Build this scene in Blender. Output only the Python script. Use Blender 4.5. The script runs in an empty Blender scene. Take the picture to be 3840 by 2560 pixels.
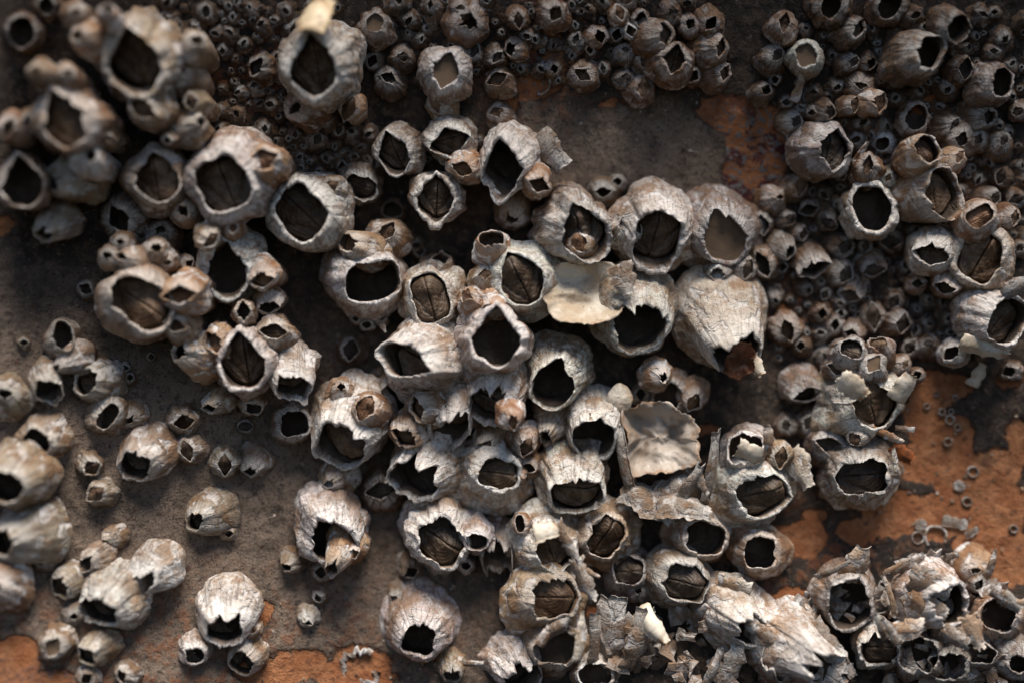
import bpy, math, random, time
import numpy as np
T0 = time.time()
C = bpy.context.scene.collection
SC = bpy.context.scene

# ------------------------------------------------------------------ camera, light, exposure
S = 0.200 / 3840            # metres per photograph pixel on the hull plane: the frame is 20 cm wide
D = 0.27                    # camera distance from the hull
cam = bpy.data.cameras.new('camera'); camo = bpy.data.objects.new('camera', cam); C.objects.link(camo)
camo.location = (0, -D, 0); camo.rotation_euler = (math.radians(90), 0, 0)
cam.sensor_width = 36; cam.lens = 36 * D / 0.200
cam.clip_start = 0.01; cam.clip_end = 50
cam.dof.use_dof = True; cam.dof.focus_distance = D - 0.0100; cam.dof.aperture_fstop = 2.8; cam.dof.aperture_blades = 7
SC.camera = camo

ELEV, AZ = 71.0, 18.0       # sun height; bearing to the right of straight behind the camera
world = bpy.data.worlds.new('World'); SC.world = world; world.use_nodes = True
wn = world.node_tree
sky = wn.nodes.new('ShaderNodeTexSky'); sky.sky_type = 'NISHITA'; sky.sun_disc = False
sky.sun_elevation = math.radians(ELEV); sky.sun_rotation = math.radians(180 - AZ)
sky.air_density = 0.8; sky.dust_density = 0.6
wn.links.new(sky.outputs[0], wn.nodes['Background'].inputs[0]); wn.nodes['Background'].inputs[1].default_value = 0.05
sun = bpy.data.lights.new('sun', 'SUN'); suno = bpy.data.objects.new('sun', sun); C.objects.link(suno)
sun.energy = 4.6; sun.angle = math.radians(36); sun.color = (1.0, 0.92, 0.825)
# direction towards the sun: behind the camera (-Y), right (+X), up
sd = np.array([math.sin(math.radians(AZ)) * math.cos(math.radians(ELEV)), -math.cos(math.radians(AZ)) * math.cos(math.radians(ELEV)), math.sin(math.radians(ELEV))])
from mathutils import Vector
suno.rotation_euler = Vector(sd).to_track_quat('Z', 'Y').to_euler()
suno.location = (0.3, -1, 1)
SC.view_settings.view_transform = 'Standard'; SC.view_settings.look = 'None'
SC.view_settings.exposure = 0.90; SC.view_settings.gamma = 1.0

# ------------------------------------------------------------------ noise
def _hash(ix, iy, iz, seed):
    h = (ix.astype(np.int64) * 374761393 + iy.astype(np.int64) * 668265263 + iz.astype(np.int64) * 2147483647 + seed * 974634777) & 0xffffffff
    h = ((h ^ (h >> 13)) * 1274126177) & 0xffffffff
    h = ((h ^ (h >> 16)) * 2246822519) & 0xffffffff
    return ((h ^ (h >> 15)) & 0xffff) / 32767.5 - 1.0
def noise(x, y, z, seed=0):
    x, y, z = np.broadcast_arrays(np.asarray(x, float), np.asarray(y, float), np.asarray(z, float))
    fx, fy, fz = np.floor(x), np.floor(y), np.floor(z)
    tx, ty, tz = x - fx, y - fy, z - fz
    tx, ty, tz = [t * t * (3 - 2 * t) for t in (tx, ty, tz)]
    r = 0
    for dx in (0, 1):
        wx = tx if dx else 1 - tx
        for dy in (0, 1):
            wy = ty if dy else 1 - ty
            for dz in (0, 1):
                wz = tz if dz else 1 - tz
                r = r + wx * wy * wz * _hash(fx + dx, fy + dy, fz + dz, seed)
    return r
def fbm(x, y, z, seed=0, oct=4, gain=.5):
    r, a, f = 0, 1., 1.
    for k in range(oct):
        r = r + a * noise(x * f, y * f, z * f, seed + k * 17); a *= gain; f *= 2.03
    return r
def sstep(a, b, x):
    t = np.clip((x - a) / (b - a), 0, 1); return t * t * (3 - 2 * t)

# ------------------------------------------------------------------ the hull's relief
def hull_h(X, Z):
    """height of the hull skin towards the camera, in metres"""
    top = np.clip((Z - 0.012) / 0.05, 0, 2.2); bot = np.clip((-Z - 0.02) / 0.05, 0, 2.2); lef = np.clip((-X - 0.018) / 0.08, 0, 1.6); rig = np.clip((X - 0.06) / 0.05, 0, 2)
    h = 0.0108 * top ** 1.8 + 0.0065 * bot ** 1.8 + 0.019 * lef ** 1.5 + 0.0025 * rig ** 1.8
    return h + 0.0011 * fbm(X * 32, Z * 32, 3.3, 5, 3)
CAM = np.array([0., -D, 0.])
def at(px, py, h):
    """the point at height h over the hull plane that lies on the photograph's pixel px, py"""
    k = (D - h) / D
    return np.array([(px - 1920) * S * k, -h, (1280 - py) * S * k])
def on_hull(px, py, extra=0.):
    h = 0.
    for _ in range(4):
        p = at(px, py, h); h = float(hull_h(p[0], p[2])) + extra
    return at(px, py, h), h

# ------------------------------------------------------------------ materials
class NT:
    def __init__(self, name):
        self.m = bpy.data.materials.new(name); self.m.use_nodes = True
        self.t = self.m.node_tree; self.b = self.t.nodes['Principled BSDF']
    def n(self, typ, **kw):
        nd = self.t.nodes.new(typ)
        for k, v in kw.items():
            if k.startswith('i_'): nd.inputs[int(k[2:]) if k[2:].isdigit() else k[2:]].default_value = v
            else: setattr(nd, k, v)
        return nd
    def l(self, a, b): self.t.links.new(a, b)
    def attr(self, name, out='Fac'): return self.n('ShaderNodeAttribute', attribute_name=name).outputs[out]
    def noise(self, vec, scale, detail=4, rough=.55, dist=0.):
        nd = self.n('ShaderNodeTexNoise'); nd.inputs['Scale'].default_value = scale; nd.inputs['Detail'].default_value = detail
        nd.inputs['Roughness'].default_value = rough; nd.inputs['Distortion'].default_value = dist
        self.l(vec, nd.inputs['Vector']); return nd.outputs['Fac']
    def ramp(self, f, a, b, lo=0., hi=1.):
        nd = self.n('ShaderNodeMapRange'); nd.interpolation_type = 'SMOOTHSTEP'
        for i, v in enumerate((a, b, lo, hi)): nd.inputs[i + 1].default_value = v
        self.l(f, nd.inputs[0]); return nd.outputs[0]
    def math(self, op, a, b=None):
        nd = self.n('ShaderNodeMath', operation=op)
        for i, v in enumerate((a, b)):
            if v is None: continue
            if isinstance(v, (int, float)): nd.inputs[i].default_value = v
            else: self.l(v, nd.inputs[i])
        return nd.outputs[0]
    def mix(self, f, a, b, blend='MIX'):
        nd = self.n('ShaderNodeMix', data_type='RGBA', blend_type=blend)
        for i, v in ((0, f), (6, a), (7, b)):
            if isinstance(v, (int, float)): nd.inputs[i].default_value = v
            elif isinstance(v, tuple): nd.inputs[i].default_value = (*v, 1)
            else: self.l(v, nd.inputs[i])
        return nd.outputs[2]
    def scale(self, vec, s):
        nd = self.n('ShaderNodeVectorMath', operation='MULTIPLY'); self.l(vec, nd.inputs[0]); nd.inputs[1].default_value = s; return nd.outputs[0]
    def vadd(self, a, b):
        nd = self.n('ShaderNodeVectorMath', operation='ADD'); self.l(a, nd.inputs[0]); self.l(b, nd.inputs[1]); return nd.outputs[0]
    def bump(self, h, dist, strength=1.):
        nd = self.n('ShaderNodeBump'); nd.inputs['Distance'].default_value = dist; nd.inputs['Strength'].default_value = strength
        self.l(h, nd.inputs['Height']); self.l(nd.outputs[0], self.b.inputs['Normal'])
    def done(self, col, rough, spec=.3):
        if isinstance(col, tuple): self.b.inputs['Base Color'].default_value = (*col, 1)
        else: self.l(col, self.b.inputs['Base Color'])
        if isinstance(rough, float): self.b.inputs['Roughness'].default_value = rough
        else: self.l(rough, self.b.inputs['Roughness'])
        self.b.inputs['Specular IOR Level'].default_value = spec
        return self.m

def mat_shell():
    N = NT('barnacle_shell')
    oi = N.n('ShaderNodeObjectInfo'); tint, dirt = oi.outputs['Color'], oi.outputs['Alpha']
    pos = N.n('ShaderNodeNewGeometry').outputs['Position']
    bc = N.attr('bc', 'Vector'); v = N.attr('v')
    wb = N.vadd(bc, N.scale(pos, (37, 37, 37)))
    n1 = N.noise(pos, 210, 5, .6, .4)
    n2 = N.noise(N.scale(wb, (5, 5, .7)), 1.6, 5, .62, .3)
    n3 = N.noise(pos, 1500, 4, .7)
    n4 = N.noise(N.scale(bc, (1.2, 1.2, 20)), 1.0, 3, .6, .5)
    n5 = N.noise(pos, 330, 4, .55, .8)
    n6 = N.noise(pos, 4200, 2, .6)
    warm = N.mix(1., tint, (.56, .405, .285), 'MULTIPLY')
    c = N.mix(N.math('MULTIPLY', N.ramp(n1, .45, .57), .85), tint, warm)
    fresh = N.math('MULTIPLY', N.ramp(n5, .49, .62), N.math('SUBTRACT', 1.15, dirt))
    c = N.mix(fresh, c, (.80, .785, .77))
    n7 = N.noise(pos, 620, 5, .65, .6)
    c = N.mix(N.math('MULTIPLY', N.ramp(n7, .49, .57), N.math('MULTIPLY', dirt, 1.1)), c, (.31, .172, .092))
    n8 = N.noise(pos, 75, 4, .6, .4)
    c = N.mix(N.math('MULTIPLY', N.ramp(n8, .42, .58), N.math('MULTIPLY', dirt, .85)), c, (.150, .094, .058))
    worn = N.math('MULTIPLY', N.math('MULTIPLY', N.ramp(v, .55, .93), N.ramp(v, 1.05, 1.12, 1, 0)), N.ramp(n1, .36, .56))
    c = N.mix(N.math('MULTIPLY', worn, .9), c, N.mix(.5, tint, (.86, .84, .80)))
    c = N.mix(N.math('MULTIPLY', N.ramp(n2, .52, .60), N.math('MULTIPLY', dirt, .85)), c, (.072, .048, .033))
    c = N.mix(N.math('MULTIPLY', N.ramp(n4, .55, .66), N.math('MULTIPLY', dirt, .28)), c, (.09, .066, .05))
    c = N.mix(N.math('MULTIPLY', N.ramp(n3, .55, .62), N.math('MULTIPLY', dirt, .8)), c, (.075, .055, .043))
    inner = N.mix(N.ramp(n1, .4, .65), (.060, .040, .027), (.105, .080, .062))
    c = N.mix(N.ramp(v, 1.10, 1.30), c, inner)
    h = N.math('ADD', N.math('MULTIPLY', n3, .7), N.math('ADD', N.math('MULTIPLY', n2, .5), N.math('ADD', N.math('MULTIPLY', n4, .5), N.math('MULTIPLY', n6, .25))))
    h = N.math('MULTIPLY', h, N.math('SUBTRACT', 1., N.math('MULTIPLY', fresh, .75)))
    N.bump(h, .0007, .85)
    return N.done(c, N.ramp(n1, .3, .7, .55, .8), .3)

def mat_valve():
    N = NT('opercular_plate')
    oi = N.n('ShaderNodeObjectInfo'); pos = N.n('ShaderNodeNewGeometry').outputs['Position']
    r = N.attr('v'); n1 = N.noise(pos, 420, 4, .6, .3); n2 = N.noise(pos, 1800, 3, .6)
    lines = N.n('ShaderNodeMath', operation='SINE'); N.l(N.math('ADD', N.math('MULTIPLY', r, 44.), N.math('MULTIPLY', n1, 9.)), lines.inputs[0])
    c = N.mix(N.ramp(n1, .38, .66), N.mix(1., oi.outputs['Color'], (.45, .38, .33), 'MULTIPLY'), oi.outputs['Color'])
    c = N.mix(N.ramp(lines.outputs[0], .1, .9, 0, .22), c, (.05, .034, .022))
    c = N.mix(N.ramp(n2, .58, .7, 0, .6), c, (.04, .028, .02))
    N.bump(N.math('ADD', N.math('MULTIPLY', lines.outputs[0], .12), n2), .00022, .8)
    return N.done(c, .5, .4)

def mat_hull():
    N = NT('rusty_painted_hull')
    pos = N.n('ShaderNodeNewGeometry').outputs['Position']
    patch, pale_film, maroon, rust = N.attr('patch'), N.attr('pale_film'), N.attr('maroon'), N.attr('rust')
    n1 = N.noise(pos, 60, 6, .62, .3); n2 = N.noise(pos, 420, 5, .65, .2); n3 = N.noise(pos, 2600, 4, .75); n4 = N.noise(pos, 190, 5, .6, .6); n5 = N.noise(pos, 900, 4, .6, .4)
    film = N.mix(N.ramp(n1, .38, .64), (.018, .0145, .0125), (.054, .039, .030))
    film = N.mix(N.math('MULTIPLY', N.ramp(n2, .47, .58), .85), film, (.100, .068, .047))
    film = N.mix(N.math('MULTIPLY', pale_film, N.ramp(n4, .3, .62, .5, 1.)), film, (.275, .205, .155))
    film = N.mix(N.ramp(n3, .53, .63, 0, .85), film, (.024, .019, .017))
    film = N.mix(N.ramp(n5, .55, .64, 0, .6), film, (.026, .021, .019))
    film = N.mix(N.math('MULTIPLY', N.ramp(n3, .30, .42, 1, 0), .35), film, (.34, .28, .23))
    film = N.mix(N.ramp(n5, .30, .40, .55, 0), film, (.27, .215, .17))
    film = N.mix(N.math('MULTIPLY', rust, N.ramp(n2, .47, .60)), film, (.235, .075, .026))
    film = N.mix(N.ramp(n5, .66, .72, 0, .55), film, (.25, .075, .035))
    pa = N.mix(N.ramp(n4, .35, .65), (.29, .108, .042), (.39, .175, .080))
    pa = N.mix(N.ramp(n2, .48, .64, 0, .85), pa, (.24, .085, .034))
    pa = N.mix(N.ramp(n5, .56, .68, 0, .75), pa, (.11, .048, .028))
    pa = N.mix(N.ramp(n4, .60, .70, 0, .65), pa, (.075, .045, .03))
    pa = N.mix(N.math('MULTIPLY', maroon, N.ramp(n4, .48, .56)), pa, (.075, .018, .018))
    pa = N.mix(N.math('MULTIPLY', maroon, N.ramp(n5, .52, .6)), pa, (.16, .145, .14))
    edge = N.math('ADD', patch, N.math('MULTIPLY', N.math('SUBTRACT', N.math('ADD', N.math('MULTIPLY', n2, .6), N.math('MULTIPLY', n5, .4)), .5), 1.5))
    c = N.mix(N.ramp(edge, -.07, .12), film, pa)
    ring = N.math('MULTIPLY', N.ramp(edge, -.26, -.03), N.ramp(edge, .0, .12, 1, 0))
    c = N.mix(N.math('MULTIPLY', ring, .45), c, (.045, .030, .024))
    h = N.math('ADD', N.math('MULTIPLY', n3, .45), N.math('ADD', N.math('MULTIPLY', n2, 1.2), N.math('ADD', N.math('MULTIPLY', n5, .8), N.math('MULTIPLY', N.ramp(edge, -.04, .08), -1.6))))
    N.bump(h, .0006, 1.)
    return N.done(c, .7, .28)

def mat_plain(name, a, b, sc=300, rough=.6, spec=.3, speck=(.1, .07, .05), amt=.6):
    N = NT(name); pos = N.n('ShaderNodeNewGeometry').outputs['Position']
    n1 = N.noise(pos, sc, 5, .6, .5); n2 = N.noise(pos, sc * 6, 4, .65)
    c = N.mix(N.ramp(n1, .38, .64), a, b); c = N.mix(N.ramp(n2, .58, .7, 0, amt), c, speck)
    N.bump(N.math('ADD', n1, N.math('MULTIPLY', n2, .5)), .0003, .7)
    return N.done(c, rough, spec)
def mat_nacre(name, a, b):
    N = NT(name); pos = N.n('ShaderNodeNewGeometry').outputs['Position']; v = N.attr('v')
    n1 = N.noise(pos, 120, 5, .6, .5); n2 = N.noise(pos, 900, 4, .65); n3 = N.noise(pos, 260, 4, .6, .8)
    s_ = N.n('ShaderNodeMath', operation='SINE'); N.l(N.math('ADD', N.math('MULTIPLY', v, 60.), N.math('MULTIPLY', n1, 40.)), s_.inputs[0])
    c = N.mix(N.ramp(n1, .40, .62), a, b)
    c = N.mix(N.ramp(s_.outputs[0], .3, 1., 0, .07), c, (.36, .26, .17))
    c = N.mix(N.math('MULTIPLY', N.ramp(v, .72, .95), N.ramp(n3, .42, .56)), c, (.30, .17, .085))
    c = N.mix(N.ramp(n3, .58, .68, 0, .7), c, (.33, .21, .12)); c = N.mix(N.ramp(n2, .62, .70, 0, .8), c, (.14, .085, .05))
    N.bump(N.math('ADD', N.math('MULTIPLY', s_.outputs[0], .012), N.math('ADD', n3, N.math('MULTIPLY', n2, .3))), .0005, .6)
    return N.done(c, .42, .4)
M_SHELL, M_VALVE, M_HULL = mat_shell(), mat_valve(), mat_hull()
M_MUD = mat_plain('dried_mud', (.17, .115, .075), (.125, .085, .055), 160, .8, .2, (.09, .06, .04), .25)
M_FLESH = mat_plain('dried_flesh', (.075, .030, .016), (.26, .095, .045), 260, .35, .5, (.03, .014, .01), .6)
M_NACRE = mat_nacre('shell_inside', (.66, .60, .50), (.47, .37, .26)); M_DULL = mat_nacre('dull_shell_inside', (.46, .40, .34), (.29, .23, .18)); M_AMBER = mat_nacre('amber_shell', (.76, .62, .42), (.60, .42, .24))
M_RUSTY = mat_plain('rusty_shard', (.33, .10, .03), (.12, .045, .02), 400, .7, .2, (.04, .02, .012), .6)
TINT = {  # shell colour, dirt
    'w': ((.77, .725, .67), .45), 'g': ((.40, .365, .335), .60), 't': ((.48, .345, .24), .42), 'o': ((.54, .345, .215), .28),
    'k': ((.175, .130, .098), .80), 's': ((.40, .315, .235), .46), 'i': ((.70, .63, .52), .34), 'n': ((.46, .42, .375), .60)}

# ------------------------------------------------------------------ object helpers
def raw_mesh(name, verts, faces_quads, mat, attrs=None, tris=None, smooth=True):
    me = bpy.data.meshes.new(name)
    V = np.asarray(verts, np.float32).reshape(-1, 3)
    Q = np.asarray(faces_quads, np.int32).reshape(-1, 4) if faces_quads is not None and len(faces_quads) else np.zeros((0, 4), np.int32)
    Tn = np.asarray(tris, np.int32).reshape(-1, 3) if tris is not None and len(tris) else np.zeros((0, 3), np.int32)
    me.vertices.add(len(V)); me.vertices.foreach_set('co', V.ravel())
    nl = Q.size + Tn.size; me.loops.add(nl); me.loops.foreach_set('vertex_index', np.concatenate([Q.ravel(), Tn.ravel()]))
    nf = len(Q) + len(Tn); me.polygons.add(nf)
    starts = np.concatenate([np.arange(len(Q)) * 4, Q.size + np.arange(len(Tn)) * 3]).astype(np.int32)
    me.polygons.foreach_set('loop_start', starts)
    me.polygons.foreach_set('use_smooth', np.full(nf, smooth))
    me.update(calc_edges=True)
    for k, a in (attrs or {}).items():
        a = np.asarray(a, np.float32)
        if a.ndim == 2:
            at_ = me.attributes.new(k, 'FLOAT_VECTOR', 'POINT'); at_.data.foreach_set('vector', a.ravel())
        else:
            at_ = me.attributes.new(k, 'FLOAT', 'POINT'); at_.data.foreach_set('value', a)
    me.materials.append(mat); me.validate()
    return me
def grid_faces(r, c, wrap):
    i = np.arange(r - 1)[:, None]; j = np.arange(c if wrap else c - 1)[None]
    j2 = (j + 1) % c
    return np.stack([i * c + j, i * c + j2, (i + 1) * c + j2, (i + 1) * c + j], -1).reshape(-1, 4)
def link(name, me, parent=None, loc=None, color=None):
    o = bpy.data.objects.new(name, me); C.objects.link(o)
    if parent is not None: o.parent = parent
    if loc is not None: o.location = loc
    if color is not None: o.color = color
    return o
def tag(o, label, cat, group=None):
    o['label'] = label; o['category'] = cat
    if group: o['group'] = group

# ------------------------------------------------------------------ barnacles
def opening(shape, a, b, ang, th):
    ph = th - ang; c, s = np.cos(ph), np.sin(ph)
    if shape == 't': p = np.where(c > 0, 1.08, 1.85); aa = np.where(c > 0, a * 1.06, a * .94)
    elif shape == 'd': p = 1.18; aa = a
    elif shape == 'q': p = 3.4; aa = a * .93; b = b * .95
    else: p = 2.05; aa = a
    return (np.abs(c / aa) ** p + np.abs(s / b) ** p) ** (-1 / p)

def barnacle_geo(r, seed):
    """vertex grid of one shell (rows from skirt to inner floor), plus what the lids need"""
    rnd = random.Random(seed); R = r['R']
    B, hb = on_hull(r['bx'], r['by'], r['h0']); k = (D - hb) / D
    Rm = R * S * k; H = Rm * r['H']
    O = at(r['ox'], r['oy'], hb + H)
    big, mid = R > 95, R > 45
    nc = 132 if R > 120 else 108 if big else 72 if mid else 48
    nv, ni = (26, 12) if big else (16, 8) if mid else (10, 6)
    if r.get('lod'): nc, nv, ni = 30, 6, 3
    th = np.arange(nc) / nc * 2 * math.pi
    ct, st = np.cos(th), np.sin(th)
    # opening ring in the tilted rim plane
    ax = O - B; ax /= np.linalg.norm(ax); n1 = ax.copy()
    if n1[1] > -.55: n1[1] = -.55; n1 /= np.linalg.norm(n1)
    vd = O - CAM; vd /= np.linalg.norm(vd)
    ko = (D - hb - H) / D * S
    rho = opening(r['shape'], r['a'], r['b'], r['ang'], th)
    rag = r['rag']
    rho = rho * (1 + (.10 + .02 * rag) * noise(ct * 2.0, st * 2.0, seed * 1.7, 1) + .03 * noise(ct * 7, st * 7, seed * 2.3, 2))
    def rim_vec(rr):
        e = np.stack([rr * ct, 0 * ct, rr * st], -1) * ko
        t = -(e @ n1) / (vd @ n1)
        return e + np.clip(t, -1.6 * rr.mean() * ko, 1.6 * rr.mean() * ko)[:, None] * vd
    mr = max(r['rim'] * 1.15 * R, 3.5)
    Ei = rim_vec(rho); Eo = rim_vec(rho + mr * np.maximum(.35, 1 + .75 * noise(ct * 1.9, st * 1.9, seed * .7, 9) + .4 * noise(ct * 6, st * 6, seed * .7, 10)))
    irr = 1 + .18 * noise(ct * 1.6, st * 1.6, seed * .37, 3) + .035 * noise(ct * 5, st * 5, seed * .91, 4)
    Eb = np.stack([ct * Rm * irr, 0 * ct, st * Rm * irr], -1)
    n0 = np.array([0, -1., 0])
    Mid = B + n0 * H * .6 + (O - B) * np.array([.12, 0, .12]) + Rm * np.array([rnd.uniform(-.14, .14), 0, rnd.uniform(-.10, .16)])
    def axis(v):
        v = np.asarray(v)[..., None]
        return (1 - v) ** 2 * B + 2 * v * (1 - v) * Mid + v ** 2 * O
    pb, qb = r['bulge']
    wbf = lambda v: np.clip(1 - np.clip(v, 0, 1) ** pb, 0, 1) ** qb
    vmax = np.ones(nc)
    if rag:
        amp = (0, .09, .20, .34)[rag]
        jag = .75 * noise(ct * 2.2, st * 2.2, seed * 3.1, 11) + .35 * noise(ct * 5, st * 5, seed * 2.1, 12) + .14 * noise(ct * 17, st * 17, seed * 1.1, 13)
        vmax = 1 - amp * np.clip(.35 + jag, 0, 1.3)
    vmax = vmax + .075 * noise(ct * 1.3, st * 1.3, seed * 4.3, 15) + .035 * noise(ct * 3.3, st * 3.3, seed * 2.7, 16) + .012 * noise(ct * 16, st * 16, seed * 1.9, 14)
    # rim dips at the joints
    npl = 6; off = rnd.random() * 6.28
    su = (off + np.array([0, .95, 2.1, 3.1, 4.2, 5.3]) + np.array([rnd.uniform(-.15, .15) for _ in range(6)])) % (2 * math.pi)
    su_idx = np.sort(np.round(su / (2 * math.pi) * nc).astype(int) % nc)
    su = th[su_idx]
    dj = (th[:, None] - su[None] + math.pi) % (2 * math.pi) - math.pi
    jn = np.array([rnd.uniform(.0, 1.) for _ in range(6)])
    vmax = vmax - ((np.exp(-(dj / .13) ** 2)) * jn[None] * .085).sum(1) + .02
    # ribs and the grooves between the wall plates
    rows, vs = [], []
    def disp(t, soft=1.):
        v = t[:, None] if t.ndim else t
        return v
    def outer(v, damp):
        base = axis(v); wb = wbf(v)[:, None]
        vec = wb * Eb * (1 + r['flare'] * np.exp(-np.clip(v, 0, 1) / .13))[:, None] + (1 - wb) * Eo
        L = np.linalg.norm(vec, axis=1)
        rib = noise(ct * 3.4, st * 3.4, v * .9 + seed, 21) * .060 + noise(ct * 8, st * 8, v * 1.1 + seed, 22) * .036 + (noise(ct * 24, st * 24, v * 1.5 + seed, 23) * .007 if mid else 0)
        lump = fbm(vec[:, 0] / Rm * 2.1, vec[:, 2] / Rm * 2.1, v * 2.5 + seed * 5, 24, 3) * .085
        growth = noise(ct * 1.4, st * 1.4, v * 17 + seed, 25) * .013 + noise(ct * 3, st * 3, v * 34 + seed, 26) * .006
        d = th[:, None] - su[None] + .10 * noise(v[:, None] * 3, su[None] * 5, seed * 1.0, 27); d = (d + math.pi) % (2 * math.pi) - math.pi
        gro = (np.exp(-(d / (.035 if big else .055)) ** 2)).sum(1) * -.034 + (np.exp(-(d / .22) ** 2)).sum(1) * -.012
        env = (.3 + .7 * np.clip((1 - v) * 3.2, 0, 1)) * r['rough']
        f = 1 + ((rib + growth) * env + lump * r['rough'] + gro * (.4 + .6 * env)) * damp * Rm / np.maximum(L, Rm * .4)
        return base + vec * f[:, None]
    skirt = r['h0'] + .0016
    o0 = outer(np.zeros(nc), 1.)
    for f, sh in ((1., .80), (.55, .90), (.22, .97)):
        p = (o0 - B) * np.array([sh, 1, sh]) + B + np.array([0, skirt * f, 0])
        if f < 1 and r['h0'] > .003:
            p += (noise(ct * 4, st * 4, f * 9 + seed, 31) * Rm * .05)[:, None] * np.stack([ct, 0 * ct, st], -1)
        rows.append(p); vs.append(np.full(nc, -.3 * f))
    for t in np.linspace(0, 1, nv) ** .9:
        v = vmax * t
        rows.append(outer(v, 1.)); vs.append(v * .98)
    last = rows[-1]
    inn = axis(vmax) + wbf(vmax)[:, None] * Eb * .86 + (1 - wbf(vmax))[:, None] * Ei
    # keep the wall at least a little thick where torn
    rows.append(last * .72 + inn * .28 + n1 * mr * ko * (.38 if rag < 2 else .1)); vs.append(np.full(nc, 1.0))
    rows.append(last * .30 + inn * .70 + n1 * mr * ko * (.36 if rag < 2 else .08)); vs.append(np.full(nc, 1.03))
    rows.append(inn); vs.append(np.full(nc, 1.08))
    def inner(v):
        wb = wbf(v)[:, None]
        vec = wb * Eb * .80 + (1 - wb) * Ei
        return axis(v) + vec * (1 + .03 * noise(ct * 5, st * 5, v * 2 + seed, 41))[:, None]
    vfl = r.get('floor', .06)
    for t in np.linspace(0, 1, ni + 1)[1:]:
        v = vmax * (1 - t) + vfl * t
        f = min(1., t * 3)
        p = inner(v)
        if t < .34: p = p * f + (inn + axis(v) - axis(vmax)) * (1 - f)
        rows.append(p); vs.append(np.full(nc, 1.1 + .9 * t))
    fl = axis(np.array([vfl]))[0]
    for f in (.55, .0): rows.append(fl + (rows[-1] - fl) * f); vs.append(np.full(nc, 2.1))
    P = np.stack(rows) - B; Vv = np.stack(vs)
    bc = np.stack([np.broadcast_to(ct, Vv.shape), np.broadcast_to(st, Vv.shape), Vv], -1)
    return dict(P=P, V=Vv, bc=bc, B=B, su=su_idx, nc=nc, inner=inner, axis=axis, n1=n1, th=th, Rm=Rm, ko=ko, Ei=Ei, vmax=vmax, hb=hb, H=H)

def shell_mesh(g, name, c0=None, c1=None):
    nc = g['nc']
    if c0 is None: cols = np.arange(nc); wrap = True
    else: cols = np.arange(c0, c1 + 1) % nc; wrap = False
    P, V, bc = g['P'][:, cols], g['V'][:, cols], g['bc'][:, cols]
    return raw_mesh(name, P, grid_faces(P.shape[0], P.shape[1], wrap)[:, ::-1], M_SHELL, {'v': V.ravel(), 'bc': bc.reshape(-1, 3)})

def valve_mesh(g, r, half, rnd):
    nr, nt = (12, 30) if r['R'] > 95 else (7, 20) if r['R'] > 45 else (5, 14)
    th = r['ang'] + half * math.pi + np.linspace(0.0, math.pi, nt)
    vr = r['vr']; nc = g['nc']
    ring = g['inner'](np.full(nc, vr)) - g['axis'](np.array([vr]))[0]
    idx = (th % (2 * math.pi)) / (2 * math.pi) * nc; i0 = np.floor(idx).astype(int); f = (idx - i0)[:, None]
    rv = ring[i0 % nc] * (1 - f) + ring[(i0 + 1) % nc] * f
    cen = g['axis'](np.array([vr]))[0] - g['B']
    rho = np.linspace(0, 1, nr)[:, None]
    ph = th - r['ang']; x, y = rho * np.cos(ph), rho * np.sin(ph)
    ay = np.abs(y); hs = r['b'] * g['ko'] * r['tent']
    side = rnd.uniform(.85, 1.15)
    hh = hs * side * ((1 - np.clip(ay, 0, 1)) * .62 * (1 - .35 * np.abs(x - .3)) + .30 * np.exp(-((x - .45) / .3) ** 2 - (ay / .35) ** 2))
    hh = hh + hs * .022 * np.sin(x * 24 + ay * 9 + side * 7) - hs * .15 * np.exp(-(ay / .028) ** 2)
    hh = hh + hs * (r['vt'][0] * x + r['vt'][1] * y)
    cr = np.abs(y - (.62 + .7 * x) * (1 if half == 0 else -1)) ; hh = hh - hs * .20 * np.exp(-(cr / .06) ** 2)
    hh = hh + hs * .018 * np.sin(rho * 30 + 3 * noise(np.cos(ph) * 2, np.sin(ph) * 2, g['hb'] * 999, 3)) - hs * .3 * sstep(.90, 1.02, rho)
    P = cen + rho[..., None] * rv[None] * .95 + hh[..., None] * g['n1']
    gap = np.array([-math.sin(r['ang']), 0, math.cos(r['ang'])]) * (1 if half == 0 else -1) * r['b'] * g['ko'] * .010
    P = P + gap
    vv = np.broadcast_to(rho + 0 * x, P.shape[:2])
    return raw_mesh('operculum_valve', P, grid_faces(nr, nt, False), M_VALVE, {'v': vv.ravel()})

def plug_mesh(g, r, v=.86):
    nc = g['nc']; ring = g['inner'](np.full(nc, v)); cen = g['axis'](np.array([v]))[0]
    rows = [ring * f + cen * (1 - f) - g['B'] - g['n1'] * (1 - f) * g['Rm'] * .05 for f in (1.02, .7, .4, .02)]
    P = np.stack(rows)
    return raw_mesh('mud_plug', P, grid_faces(4, nc, True), M_MUD)

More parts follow.
